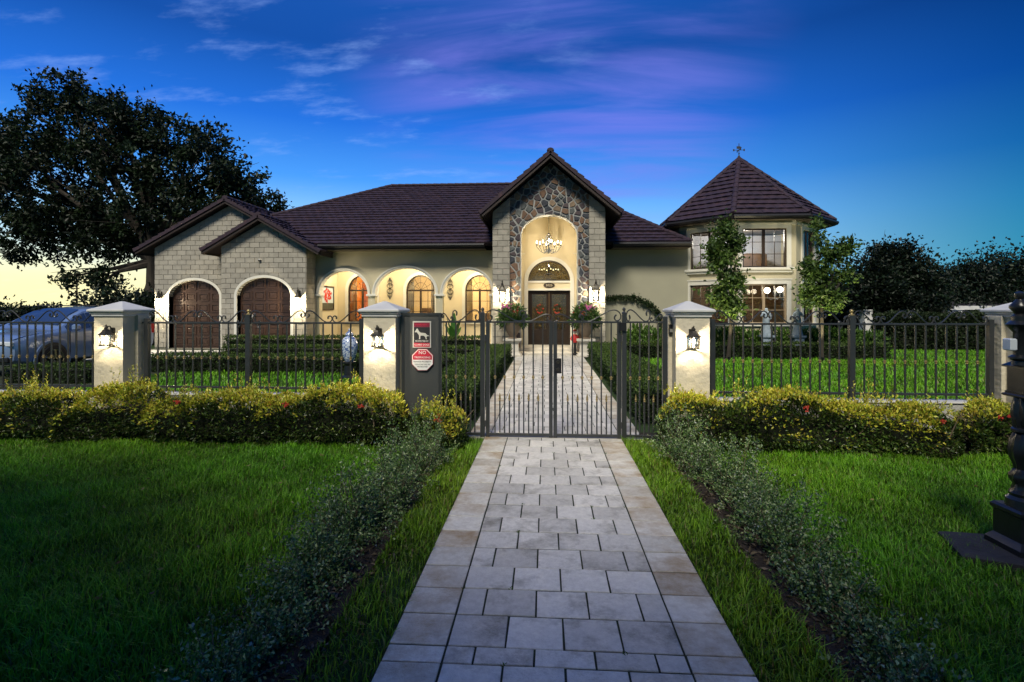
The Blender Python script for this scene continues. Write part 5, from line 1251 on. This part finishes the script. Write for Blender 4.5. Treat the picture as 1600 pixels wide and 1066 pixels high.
# wreaths
for px, lb in ((843.5, 'red festive wreath on the left front door'), (870.5, 'red festive wreath on the right front door')):
    x, z = PX(px, DD), PZ(px, 483, DD); t = thing('door_wreath', lb, 'wreath', (x, DD+.09, z), 'wreaths on the front doors'); n = 500; a = rng.random(n)*2*pi
    P = np.stack([x+.12*np.cos(a), np.full(n, DD+.085), z+.16*np.sin(a)], 1)+rng.normal(0, .02, (n, 3)); leaves('greenery', P, rng.normal(size=(n, 3)), .05, .4, pick([(.05, .07, .02), (.10, .08, .03)], n), M['leaf'], t)['kind'] = 'stuff'
    m = MB(); r_ = random.Random(3)
    for k in range(16): u = r_.random()*2*pi; m.ball((x+.12*cos(u), DD+.06, z+.16*sin(u)), r_.uniform(.018, .034), 6)
    m.build('red_flowers', M['flower_red'], t)
# figurine with red coat
x, y = PX(898.5, 18.05), 18.1
fg = thing('figurine', 'small figurine with a red coat and dark base beside the right urn', 'figurine', (x, y, .05))
m = MB(); m.lathe([(.10, 0), (.10, .05), (.05, .08), (.045, .3), (.06, .42)], x, y, 10, .05); m.build('stand', M['cast_iron'], fg)
m = MB(); m.lathe([(.07, 0), (.10, .05), (.11, .14), (.09, .24), (.05, .28)], x, y, 10, .47); m.build('coat', M['skin_red'], fg, smooth=True)
MB().ball((x, y, .82), .065, 10).build('head', M['plinth'], fg, smooth=True); MB().lathe([(.07, 0), (.06, .03), (.02, .09), (.005, .11)], x, y, 10, .85).build('hat', M['skin_red'], fg, smooth=True)
[MB().tube([(x+s*.09, y, .70), (x+s*.14, y-.03, .60), (x+s*.10, y-.08, .54)], .025, 6).build('arm', M['skin_red'], fg) for s in (-1, 1)]
# porcelain jar on pedestal
x, y = PX(546, 12.35), 12.35
t = thing('pedestal', 'dark round pedestal carrying the blue and white jar behind the fence', 'pedestal', (x, y, 0)); MB().lathe([(.2, 0), (.2, .04), (.13, .08), (.11, .30), (.15, .36), (.15, .39)], x, y, 16).build('column', M['cast_iron'], t)
j = thing('porcelain_jar', 'large blue and white porcelain jar with lid on a pedestal in the garden', 'jar', (x, y, .39))
MB().lathe([(.09, 0), (.11, .02), (.15, .14), (.195, .34), (.19, .46), (.13, .56), (.08, .60), (.085, .63)], x, y, 22, .39).build('body', M['porcelain'], j, smooth=True)
MB().lathe([(.095, 0), (.09, .03), (.05, .07), (.02, .09), (.03, .11), (.02, .14), (.003, .15)], x, y, 18, 1.02).build('lid', M['porcelain'], j, smooth=True)
# statues by the tower
def statue(px, label, turn):
    x, y = PX(px, 18.1), 18.1; t = thing('garden_statue', label, 'statue', (x, y, 0), 'stone statues below the tower')
    MB().lathe([(.22, 0), (.22, .08), (.16, .12), (.15, .62), (.20, .68), (.20, .74)], x, y, square=True).build('plinth', M['statue_stone'], t)
    me = bpy.data.meshes.new('figure'); b = .74
    J = [(0, 0, b+.46), (0, 0, b+.62), (0, 0, b+.74), (0, -.01, b+.80), (0, -.02, b+.90), (.10, 0, b+.72), (.16, -.03, b+.58), (.08, -.12, b+.52), (-.10, 0, b+.72), (-.17, -.02, b+.60), (-.13, -.12, b+.66), (.06, 0, b+.40), (.06, -.01, b+.20), (.06, 0, b+.02), (-.06, 0, b+.40), (-.07, -.03, b+.21), (-.06, .01, b+.02), (.06, -.05, b+.01), (-.06, -.04, b+.01)]
    E = [(0, 1), (1, 2), (2, 3), (3, 4), (2, 5), (5, 6), (6, 7), (2, 8), (8, 9), (9, 10), (0, 11), (11, 12), (12, 13), (0, 14), (14, 15), (15, 16), (13, 17), (16, 18)]
    Rr = [.085, .08, .085, .035, .068, .045, .032, .024, .045, .032, .024, .07, .048, .03, .07, .048, .03, .022, .022]
    me.from_pydata([(turn*p[0], p[1], p[2]) for p in J], E, []); o = bpy.data.objects.new('figure', me); link(o, t, (x, y, 0)); me.materials.append(M['statue_stone'])
    md = o.modifiers.new('skin', 'SKIN'); md.use_smooth_shade = True
    for i, r_ in enumerate(Rr): me.skin_vertices[0].data[i].radius = (r_, r_)
    me.skin_vertices[0].data[0].use_root = True; o.modifiers.new('sub', 'SUBSURF').render_levels = 1
    m = MB(); m.lathe([(.17, 0), (.13, .2), (.10, .42), (.11, .5), (.09, .62)], x, y, 14, b); m.build('drapery', M['statue_stone'], t, smooth=True)
statue(1197, 'weathered stone statue in front of the lower tower window', 1); statue(1246, 'weathered stone statue at the right corner of the tower', -1)
# lamp post
x, y = PX(1211, 18.0), 18.0; zg = PZ(1211, 454, 18.0)
t = thing('lamp_post', 'black garden lamp post with three lit globes before the lower tower window', 'lamp post', (x, y, 0))
MB().lathe([(.10, 0), (.10, .05), (.06, .12), (.035, .3), (.028, 1.2), (.022, zg-.15), (.035, zg-.12), (.01, zg+.12)], x, y, 10).build('post', M['iron'], t, smooth=True)
for k, (dx, dy, dz) in enumerate(((-.27, -.05, 0), (.10, -.12, .02), (.22, .14, .03))):
    a = MB().tube([(x, y, zg-.22), (x+dx*.5, y+dy*.5, zg-.30), (x+dx, y+dy, zg-.22), (x+dx, y+dy, zg-.12)], .012, 5); a.lathe([(.02, -.12), (.05, -.10), (.05, -.09)], x+dx, y+dy, 8, zg+dz); ao = a.build('arm', M['iron'], t)
    MB().ball((x+dx, y+dy, zg+dz), .095, 12).build('globe', M['bulb_soft'], ao, smooth=True)
point(x-.1, y-.28, zg, 22, (1, .88, .66), .1)
# banana plant in pot
x, y = PX(708, 19.6), 19.6
t = thing('potted_plant', 'tall potted plant with broad upright leaves beside the right arcade column', 'plant', (x, y, 0)); MB().lathe([(.15, .0), (.2, .3), (.21, .32), (.18, .31)], x, y, 14).build('pot', M['cast_iron'], t, smooth=True)
for k, (a, tl, L) in enumerate(((-.5, .5, 1.0), (.1, .05, 1.15), (1.0, .9, .7), (2.6, .7, .8), (3.6, .35, 1.0), (4.6, .6, .75))):
    m = MB(); n = 9; pts = [Vector((x+cos(a)*tl*(s**1.4)*L*.7, y+sin(a)*tl*(s**1.4)*.5, .3+L*(s-.15*tl*s*s))) for s in [i/n for i in range(n+1)]]; sd = Vector((-sin(a), cos(a), 0)); sd = sd if abs(sd.x) > .3 else Vector((1, 0, 0))
    W_ = [.012]*3+[.10*sin(pi*min(1, (i-2)/(n-2.0))*.98)+.012 for i in range(3, n+1)]
    vs = []; [vs.extend([p-sd*w, p+Vector((0, 0, -.012)), p+sd*w]) for p, w in zip(pts, W_)]; m.add(vs, [f for i in range(n) for f in ((3*i, 3*i+1, 3*i+4, 3*i+3), (3*i+1, 3*i+2, 3*i+5, 3*i+4))])
    o = m.build('leaf', M.get('banana') or mat('banana', (.035, .12, .02), .4, (.06, .16, .03), 12, trans=.2), t)
# vine trained over the wing wall
t = thing('climbing_vine', 'dark vine arching across the plain wall right of the entrance', 'vine', (PX(985, 20.3), 20.3, 0))
vp = [(948, 467), (965, 464), (985, 464), (1000, 468), (1015, 475), (1026, 486), (1032, 500), (1035, 540)]; P3 = [Vector((PX(a, 20.32), 20.32, PZ(a, b, 20.32))) for a, b in vp]
MB().tube(P3, .02, 5).build('stem', M['bark'], t); n = 900; k = rng.integers(0, len(P3)-1, n); f = rng.random(n)
P = np.array([P3[i].lerp(P3[i+1], q)[:] for i, q in zip(k, f)])+rng.normal(0, .05, (n, 3))*[1, .3, 1]; P[:, 1] -= .06
leaves('leaves', P, rng.normal(size=(n, 3))+[0, -.5, -.3], .09, .6, pick([(.03, .06, .02), (.05, .08, .03)], n), M['leaf'], t)['kind'] = 'stuff'

# ================================================================ PLANTING
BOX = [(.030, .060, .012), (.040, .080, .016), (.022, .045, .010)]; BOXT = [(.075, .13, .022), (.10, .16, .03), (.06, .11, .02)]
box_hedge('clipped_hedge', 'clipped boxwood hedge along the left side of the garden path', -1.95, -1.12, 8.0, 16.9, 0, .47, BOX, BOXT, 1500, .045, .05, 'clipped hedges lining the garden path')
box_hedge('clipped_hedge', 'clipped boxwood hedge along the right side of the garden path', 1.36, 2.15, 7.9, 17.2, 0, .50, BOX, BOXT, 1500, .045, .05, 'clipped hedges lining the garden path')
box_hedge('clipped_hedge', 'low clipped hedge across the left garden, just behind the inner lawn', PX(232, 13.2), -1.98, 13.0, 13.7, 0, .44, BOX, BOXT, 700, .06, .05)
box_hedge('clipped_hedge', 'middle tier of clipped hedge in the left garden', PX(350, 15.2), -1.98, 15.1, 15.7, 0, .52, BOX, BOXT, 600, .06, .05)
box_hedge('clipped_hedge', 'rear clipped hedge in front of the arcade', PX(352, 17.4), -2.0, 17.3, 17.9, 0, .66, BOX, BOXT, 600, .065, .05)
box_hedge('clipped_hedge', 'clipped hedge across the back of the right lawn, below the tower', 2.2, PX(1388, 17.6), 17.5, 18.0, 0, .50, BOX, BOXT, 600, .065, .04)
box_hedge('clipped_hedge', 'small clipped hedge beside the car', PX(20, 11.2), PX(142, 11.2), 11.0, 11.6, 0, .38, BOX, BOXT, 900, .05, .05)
box_hedge('boundary_hedge', 'tall dark boundary hedge at the far right behind the lawn', PX(1385, 21.5), 24.5, 21.3, 22.4, 0, 1.35, [(.02, .035, .012), (.03, .05, .016)], [(.03, .05, .016)], 420, .11, .12)
# leafy border plants below the tower and by the wing wall
for i, (px, D, w, h) in enumerate(((1000, 18.9, .55, .95), (1022, 18.7, .5, .85), (1128, 18.4, .5, .85), (1152, 18.5, .45, .9), (1178, 18.4, .5, .8), (1222, 18.4, .5, .85), (1262, 18.4, .5, .85), (1290, 18.5, .55, .9), (1325, 18.5, .55, .85), (1360, 18.6, .55, .8), (984, 18.8, .4, .75))):
    x = PX(px, D); where = ['by the wing wall, tallest of three', 'by the wing wall, nearest the right gate pillar', 'at the left foot of the tower', 'left of the lower tower window', 'below the left half of the tower window', 'between the lamp post and the right statue', 'just right of the right statue', 'below the right slim tree', 'second from the right end of the border', 'at the right end of the border', 'by the wing wall, nearest the entrance'][i]
    t = thing('border_plant', 'broad leaved green plant '+where, 'plant', (x, D, 0), 'leafy plants behind the right hedge'); n = 420
    P = np.stack([x+rng.normal(0, w*.35, n), D+rng.normal(0, .16, n), rng.uniform(.15, h, n)], 1); dd = (P-[x, D, .1]); leaves('leaves', P, unit(dd)*1.0+rng.normal(size=(n, 3))*.45, rng.uniform(.12, .22, n), .34, pick([(.07, .15, .02), (.10, .20, .03), (.05, .11, .018)], n), M['leaf'], t)['kind'] = 'stuff'
    m = MB(); [m.tube([(x+rng.normal()*.08, D, 0), (x+rng.normal()*w*.3, D, h*.7)], .010, 4) for _ in range(5)]; m.build('stems', M['twig'], t, kind='stuff')
# hedge of flowering shrubs in front of the fence
IX = [(.060, .11, .018), (.040, .080, .014), (.10, .15, .022), (.055, .06, .02)]; IXT = [(.50, .50, .04), (.36, .44, .04), (.60, .56, .06), (.46, .36, .05)]
def ixora(label, x0, x1, seed, hf, y0=6.22, y1=6.80, dens=3300, grp='flowering shrub hedges before the fence'):
    t = thing('flowering_hedge', label, 'hedge', ((x0+x1)/2, (y0+y1)/2, 0), grp); L = x1-x0
    A = L*((y1-y0)+2*.62)+2*(y1-y0)*.6; n = int(A*dens)
    s = rng.random(n); th = rng.uniform(-.36, 1.36, n)*pi; x = x0+s*L
    H = np.array([hf(v) for v in np.linspace(x0, x1, 200)])[np.clip((s*199).astype(int), 0, 199)]
    edge = np.minimum(1, np.minimum(x-x0, x1-x)/.25); endf = np.sqrt(np.clip(1-(1-edge)**2, .05, 1)); H = H*(.45+.55*endf)
    yc, hy = (y0+y1)/2, (y1-y0)/2
    sup = lambda c, p: np.sign(c)*np.abs(c)**p
    ny, nz = -np.cos(th), np.sin(th); r = 1-.22*rng.random(n)**2; P = np.stack([x, yc+hy*sup(ny, .65)*r*(.55+.45*endf), H*(.5+.5*sup(nz, .7)*r)], 1)
    lm = lump(P, 7, seed)+.6*lump(P, 15, seed+1); P += np.stack([np.zeros(n), ny, nz], 1)*(lm*.10-.015)[:, None]; P[:, 2] = np.maximum(P[:, 2], .02)
    P += rng.normal(0, .012, (n, 3)); D = np.stack([rng.normal(size=n)*.6, ny+rng.normal(size=n)*.6, nz+.4+rng.normal(size=n)*.6], 1)
    c = pick(IX, n, .22); rel = P[:, 2]/np.maximum(H, .2); c *= (1+.30*np.clip(lump(P, 5, seed+4)*2, -1, 1))[:, None]; tp = rel+lm*.55+.25*lump(P, 2.2, seed+7)+rng.normal(0, .09, n) > .80; c[tp] = pick(IXT, int(tp.sum()), .12)
    V, Fc, Cc = leaf_arrays(P, D, rng.uniform(.028, .054, n), .5, c)
    # upright young shoots with paired leaves
    ns = int(L*60); sx_ = x0+.08+(L-.16)*rng.random(ns); hs = np.array([hf(v) for v in sx_]); sh = rng.uniform(.04, .20, ns)*(1+.75*np.sin(sx_*6.3+seed)*np.sin(sx_*2.1))
    per = 14; k = np.tile(np.arange(per), ns)/per; X = np.repeat(sx_, per); Yb = np.repeat(yc+rng.uniform(-.8, .7, ns)*hy, per); tilt = rng.normal(0, .18, (ns, 2)).repeat(per, 0)
    Q = np.stack([X+tilt[:, 0]*k*.15, Yb+tilt[:, 1]*k*.15, np.repeat(hs*.93, per)+k*np.repeat(sh, per)], 1); az = rng.random(len(Q))*6.28
    E = np.stack([np.cos(az), np.sin(az), np.full(len(Q), 1.1)], 1); V2, F2, C2 = leaf_arrays(Q, E, rng.uniform(.022, .042, len(Q)), .42, pick(IXT, len(Q), .2))
    mesh_np('foliage', np.concatenate([V, V2]), [Fc, F2+len(V)], np.concatenate([Cc, C2]), M['leaf_waxy'], t)['kind'] = 'stuff'
    hm = float(np.mean(hs)); m = MB(); nn = max(6, int(L*1.8))
    for i in range(nn):
        q = x0+.15+(L-.3)*(i+.5)/nn+rng.normal()*.03
        for j_ in range(4): m.tube([(q+rng.normal()*.03, yc+rng.normal()*.05, 0), (q+rng.normal()*.1, yc+rng.normal()*.12, hf(q)*.45), (q+rng.normal()*.2, yc+rng.normal()*.16, hf(q)*.9)], [.012, .008, .004], 4)
    m.build('stems', M['twig'], t, kind='stuff')
    MB().loft([[(x0+e, yc-hy*q*.52, .10), (x0+e, yc+hy*q*.52, .10), (x0+e, yc+hy*q*.42, hf(x0+e)*q*.62), (x0+e, yc-hy*q*.42, hf(x0+e)*q*.62)] for e, q in [(v, min(1, .5+v/.4, .5+(L-v)/.4)) for v in np.linspace(.12, L-.12, max(4, int(L*3)))]]).build('dark_core', M['hedge_core'], t)  # near-black solid inside the foliage so that gaps stay dark
    fl_ = random.Random(seed)
    for k_ in range(max(2, int(L*.9))):
        q = fl_.uniform(x0+.2, x1-.2); zq = hf(q)*fl_.uniform(.72, 1.0); yq = y0+fl_.uniform(-.03, .1); m = MB()
        for j_ in range(18): cc = Vector((q+fl_.gauss(0, .02), yq+fl_.gauss(0, .015), zq+fl_.gauss(0, .015))); m.add([cc+Vector((.012*cos(u), fl_.gauss(0, .004), .012*sin(u))) for u in (0, 1.57, 3.14, 4.71)], [(0, 1, 2, 3)])
        m.build('flower_cluster', M['flower_red'], t)
    return t
ixora('long yellow tipped shrub hedge on the left, before the two left fence runs', -9.4, PX(634, 6.5), 3, lambda x: .60+.05*sin(x*2.1)+.05*sin(x*4.7+1)-(.16 if abs(x-PX(118, 6.5)) < .12 or abs(x-PX(252, 6.5)) < .10 else 0))
ixora('rounded bright yellow shrub just left of the gate, before the steel panel', PX(645, 6.4), PX(728, 6.4), 5, lambda x: .50+.04*sin(x*6), 6.05, 6.6)
ixora('long yellow tipped shrub hedge right of the gate', PX(1034, 6.4), PX(1487, 6.5), 9, lambda x: .60+.035*sin(x*2.7)+.04*sin(x*5.1)-.03*(x-3))
ixora('short end piece of shrub hedge beside the mailbox', PX(1505, 6.5), PX(1600, 6.5), 12, lambda x: .52+.03*sin(x*5))
# low grey-green shrubs in rows along the outer path
SH = [(.14, .25, .06), (.09, .17, .045), (.30, .38, .17), (.05, .10, .025)]
def low_shrub(label, x, y, w, l, h, seed, n=8000, grp='low small leaved shrubs along the path'):
    t = thing('low_shrub', label, 'shrub', (x, y, 0), grp); r = np.random.default_rng(seed)
    nb = 120; az = r.random(nb)*2*pi; el = r.uniform(.12, 1.35, nb); L = r.uniform(.45, 1.3, nb); m = MB(); Ps = []; Ds = []
    for i in range(nb):
        e = np.array([cos(az[i])*cos(el[i])*w*.5, sin(az[i])*cos(el[i])*l*.5, sin(el[i])*h])*L[i]; b = np.array([x+r.normal()*w*.10, y+r.normal()*l*.16, .0]); tt = np.linspace(0, 1, 7)
        droop = np.array([0, 0, -.28*h*cos(el[i])]); pts = b+tt[:, None]*e*[1, 1, 1.25]+(tt**2)[:, None]*droop; pts[:, 2] = np.maximum(pts[:, 2], .015)
        if i % 2 == 0: m.tube([tuple(p) for p in pts[::2]], [.005, .004, .003, .0015], 3)
        k = n//nb; q = np.clip(r.random(k)**.42*1.05, .15, 1.04); Pq = b+q[:, None]*e*[1, 1, 1.25]+(q**2)[:, None]*droop; Pq += r.normal(0, .018, (k, 3)); Ps.append(Pq); Ds.append(np.tile(unit(e[None]), (k, 1))*.5+r.normal(size=(k, 3))*.9+[0, 0, .3])
    P = np.concatenate(Ps); P[:, 2] = np.maximum(P[:, 2], .01); D = np.concatenate(Ds); k = len(P); c = pick(SH, k, .2); gl = rng.random(k) < .06; c[gl] = pick([(.26, .30, .24)], int(gl.sum()))
    leaves('foliage', P, D, r.uniform(.013, .029, k), .6, c, M['leaf_waxy'], t)['kind'] = 'stuff'; m.build('stems', M['twig'], t, kind='stuff'); return t
ordn = ['first', 'second', 'third', 'fourth', 'fifth', 'sixth', 'seventh', 'eighth', 'ninth']
for sd_, X_, side in ((-1, -1.40, 'left'), (1, 1.62, 'right')):
    ys = [6.0, 5.45, 4.9, 4.35, 3.8, 3.25, 2.75, 2.3]
    for i, y in enumerate(ys):
        hh = (.42, .33, .40, .31, .38, .30, .16, .2)[i]*(1 if sd_ < 0 else (1.0, .95, .95, 1, .9, .7, .8, .8)[i]); ww = (.60, .52, .60, .50, .60, .52, .34, .46)[i]
        if side == 'right' and i in (5,): hh *= .8
        low_shrub('grey green low shrub, %s from the gate in the row %s of the path' % (ordn[i], side), X_+rng.normal()*.08+(-.05 if side == 'left' and i > 4 else 0), y, ww, .80, hh, 50+i+20*(sd_+1), n=(5200, 5200, 5600, 4600, 5600, 4600, 1800, 3000)[i])
# ---- trees
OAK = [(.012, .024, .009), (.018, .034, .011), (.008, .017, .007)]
def B(px, py, D, rx, ry, rz): return (PX(px, D), D, PZ(px, py, D), rx, ry, rz)
oakb = [B(120, 150, 28, 1.3, 1.5, 1.2), B(160, 190, 28, 2.2, 2.5, 1.7), B(40, 215, 28, 2.0, 2.2, 1.5), B(75, 165, 28, 1.3, 1.3, 1.0), B(215, 190, 28, 1.6, 2.0, 1.1), B(90, 260, 28, 2.8, 3, 1.9), B(200, 250, 28, 2.8, 3, 1.8), B(275, 215, 28, 1.6, 2, 1.1), B(330, 235, 28, 1.5, 1.8, 1.2),
        B(290, 275, 28, 2.1, 2.5, 1.5), B(370, 275, 28, 1.5, 1.8, 1.2), B(385, 320, 28, 1.4, 1.6, 1.0), B(330, 320, 28, 1.8, 2, 1.2), B(-20, 250, 28, 2.2, 2.4, 1.8), B(10, 320, 28, 2.3, 2.6, 1.8), B(110, 340, 28, 2.6, 3, 1.7), B(210, 330, 28, 2.4, 3, 1.5), B(50, 385, 28, 1.6, 2.0, .8),
        B(165, 385, 28, 1.9, 2.4, 1.0), B(-50, 300, 28, 1.8, 2, 1.5), B(90, 440, 27, .8, .8, .5), B(420, 320, 28, .8, .8, .5), B(-80, 240, 28, 2, 2, 2), B(150, 440, 27, 1.1, 1.2, .7)]
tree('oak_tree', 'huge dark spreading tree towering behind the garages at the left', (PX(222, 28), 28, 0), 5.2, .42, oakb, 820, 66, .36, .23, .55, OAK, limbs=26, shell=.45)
slimp = [(.085, .15, .028), (.06, .115, .02), (.11, .18, .035), (.04, .08, .018)]
bl = [B(1132, 360, 17, .28, .26, .30), B(1118, 385, 17, .30, .3, .30), B(1148, 385, 17, .34, .3, .32), B(1130, 410, 17, .55, .45, .35), B(1145, 440, 17, .45, .4, .40), B(1125, 465, 17, .42, .4, .35), B(1148, 478, 17, .35, .35, .3), B(1142, 355, 17, .15, .15, .3)]
tree('slim_tree', 'slim uplit tree in front of the left side of the tower', (PX(1138, 17), 17, 0), 2.2, .055, bl, 230, 18, .15, .13, .55, slimp, limbs=8, shell=.2, group='slim uplit trees flanking the tower')
bl = [B(1282, 375, 17, .22, .2, .3), B(1300, 400, 17, .40, .3, .32), B(1325, 385, 17, .22, .2, .25), B(1285, 430, 17, .42, .4, .36), B(1270, 460, 17, .45, .4, .32), B(1300, 470, 17, .38, .35, .3), B(1265, 420, 17, .26, .25, .25), B(1318, 432, 17, .22, .2, .2), B(1276, 352, 17, .1, .1, .2)]
tree('slim_tree', 'slim uplit tree at the right corner of the tower, yellow green at its foot', (PX(1284, 17), 17, 0), 2.1, .055, bl, 230, 18, .15, .13, .55, slimp, limbs=8, shell=.2, group='slim uplit trees flanking the tower')
for px in (1138, 1284):
    x = PX(px, 16.5); t = thing('garden_spotlight', 'small garden spotlight at the foot of the %s slim tree' % ('left' if px < 1200 else 'right'), 'spotlight', (x, 16.45, 0), 'spotlights under the slim trees')
    MB().tube([(x, 16.45, 0), (x, 16.45, .10)], .01, 5).build('stake', M['box_black'], t); MB().lathe([(.03, 0), (.045, .08), (.045, .09)], x, 16.45, 10, .09).build('head', M['box_black'], t)
    spot(x-.05, 16.40, .22, (PX(px, 17), 17.0, 2.6), 220, (1, .87, .50), 75)
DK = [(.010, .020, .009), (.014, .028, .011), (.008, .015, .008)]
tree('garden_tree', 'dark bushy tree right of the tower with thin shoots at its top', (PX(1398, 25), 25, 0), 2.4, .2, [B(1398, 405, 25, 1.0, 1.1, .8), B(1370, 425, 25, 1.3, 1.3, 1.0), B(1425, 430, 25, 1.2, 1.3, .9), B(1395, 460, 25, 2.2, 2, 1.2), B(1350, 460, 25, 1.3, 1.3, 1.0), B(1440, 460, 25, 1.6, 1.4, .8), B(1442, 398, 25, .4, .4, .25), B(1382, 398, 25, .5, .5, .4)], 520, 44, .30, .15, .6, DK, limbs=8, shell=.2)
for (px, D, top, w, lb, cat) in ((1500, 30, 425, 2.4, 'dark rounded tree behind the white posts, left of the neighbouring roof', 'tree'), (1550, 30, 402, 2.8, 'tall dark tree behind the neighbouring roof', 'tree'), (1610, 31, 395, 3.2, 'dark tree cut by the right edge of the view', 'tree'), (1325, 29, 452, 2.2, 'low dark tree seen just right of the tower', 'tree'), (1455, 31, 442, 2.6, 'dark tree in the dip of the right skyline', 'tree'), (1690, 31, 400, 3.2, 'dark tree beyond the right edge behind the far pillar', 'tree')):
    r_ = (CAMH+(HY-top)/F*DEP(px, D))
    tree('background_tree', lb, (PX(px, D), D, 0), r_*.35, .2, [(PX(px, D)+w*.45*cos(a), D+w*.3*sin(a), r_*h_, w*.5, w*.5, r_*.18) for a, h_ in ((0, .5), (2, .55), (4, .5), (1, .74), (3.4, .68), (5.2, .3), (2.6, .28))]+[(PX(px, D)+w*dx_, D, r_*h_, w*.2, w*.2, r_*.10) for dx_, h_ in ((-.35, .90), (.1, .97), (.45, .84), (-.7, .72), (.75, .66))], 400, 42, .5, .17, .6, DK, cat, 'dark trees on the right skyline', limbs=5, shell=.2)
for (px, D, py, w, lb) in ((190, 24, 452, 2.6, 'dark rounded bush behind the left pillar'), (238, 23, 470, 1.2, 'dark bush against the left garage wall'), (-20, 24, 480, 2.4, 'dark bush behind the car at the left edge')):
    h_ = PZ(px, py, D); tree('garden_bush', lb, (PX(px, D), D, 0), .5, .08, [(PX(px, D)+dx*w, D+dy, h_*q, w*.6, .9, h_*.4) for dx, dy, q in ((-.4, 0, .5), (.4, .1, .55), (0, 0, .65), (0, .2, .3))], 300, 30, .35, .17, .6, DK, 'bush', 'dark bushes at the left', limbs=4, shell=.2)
# rough far scrub closing the view behind the garden on both sides
def far_scrub(name, label, pts, h, n, seed):
    r = np.random.default_rng(seed); k = r.integers(0, len(pts)-1, n); f = r.random(n); A = np.array(pts); C = A[k]*(1-f[:, None])+A[k+1]*f[:, None]
    H = h*(.8+.35*np.sin(C[:, 0]*.9)+.2*np.sin(C[:, 0]*2.7+1)); P = np.stack([C[:, 0]+r.normal(0, .3, n), C[:, 1]+r.normal(0, 1.0, n), H*r.random(n)**.6], 1)
    o = leaves(name, P, r.normal(size=(n, 3)), r.uniform(.25, .5, n), .7, pick(DK, n), M['leaf'], None); o['kind'] = 'stuff'; o['label'] = label; o['category'] = 'trees'
far_scrub('distant_trees', 'dark distant scrub on the horizon left of the house', [(-95, 60), (-60, 62), (-22, 60)], 1.6, 9000, 2)
far_scrub('far_shrubbery', 'dark shrubbery behind the right boundary', [(10, 34), (20, 33), (30, 31), (44, 29)], 2.6, 16000, 3)
# white posts and low wall behind the right boundary hedge
for i, px in enumerate((1353, 1414, 1487, 1545)):
    x = PX(px, 24.5); w = (.17, .22, .30, .26)[i]; z1_ = PZ(px, 483 if i else 484, 24.5)
    t = thing('white_post', 'white square post behind the boundary hedge, %s from the left' % ordn[i], 'post', (x, 24.5, 0), 'white posts beyond the right lawn'); MB().box(x-w, x+w, 24.3, 24.7, 0, z1_-.05, .01).build('shaft', M['white_paint'], t); MB().box(x-w-.04, x+w+.04, 24.26, 24.74, z1_-.05, z1_, .01).build('cap', M['white_paint'], t)
t = thing('balustrade', 'low white balustrade between the white posts at the right', 'balustrade', (PX(1450, 24.5), 24.5, 0)); MB().box(PX(1356, 24.5), PX(1600, 24.5), 24.42, 24.58, 1.25, 1.33, .01).build('rail', M['white_paint'], t)
m = MB(); x = PX(1358, 24.5)
while x < PX(1600, 24.5): m.lathe([(.05, .0), (.03, .2), (.07, .55), (.03, .9), (.05, 1.25)], x, 24.5, 6); x += .22
m.build('balusters', M['white_paint'], t, kind='stuff')
# neighbouring house roof at far right
x0, x1, D = PX(1490, 28), PX(1680, 28), 28; z0 = PZ(1500, 479, 28)
nh = thing('neighbouring_house', 'low neighbouring house with a dark roof at the far right', 'house', ((x0+x1)/2, D+3, 0))
MB().box(x0+.5, x1, D+.5, D+7, 0, z0-.1).build('wall', M['wall_paint'], nh); MB().loft([[(x0, D, z0), (x1, D, z0), (x1, D+8, z0), (x0, D+8, z0)], [(x0+2.2, D+3.2, z0+.95), (x1, D+3.2, z0+.95), (x1, D+4, z0+.95), (x0+2.2, D+4, z0+.95)]]).build('roof', M['neighbour_roof'], nh); MB().box(x0, x1, D-.06, D-.003, z0-.16, z0+.03).build('fascia', M['white_paint'], nh)
# distant poles at the left
for px, top, D, lb in ((32, 475, 60, 'short thin mast on the left horizon'), (120, 428, 60, 'thin tall mast against the yellow sky at the left'), (78, 480, 60, 'lowest thin mast on the left horizon')):
    x = PX(px, D); t = thing('utility_pole', lb, 'pole', (x, D, 0), 'thin masts on the left horizon'); MB().tube([(x, D, 0), (x, D, PZ(px, top, D))], [.14, .07], 6).build('mast', M['twig'], t); MB().box(x-.5, x+.5, D-.05, D+.05, PZ(px, top, D)-.5, PZ(px, top, D)-.4).build('crossarm', M['twig'], t)

# trees added out of view behind the camera to shade the near lawn and path
for x, y, nm in ((-6.6, -2.9, 'leftmost'), (-2.9, -4.6, 'second'), (1.8, -4.7, 'third'), (6.2, -2.9, 'rightmost')):
    tree('added_shade_tree', 'broad dark tree added unseen behind the viewpoint for its shade, %s of four' % nm, (x, y, 0), 3.6, .25, [(x+dx, y+dy, z, 1.9, 1.7, 1.0) for dx, dy, z in ((-1.6, 0, 5.3), (1.6, 0, 5.5), (0, .9, 6.2), (0, -.8, 5.2), (1, .3, 7.2), (-1.2, 0, 7.0))], 420, 22, .5, .36, .65, DK, group='trees added behind the viewpoint for shade', limbs=8, shell=.2)
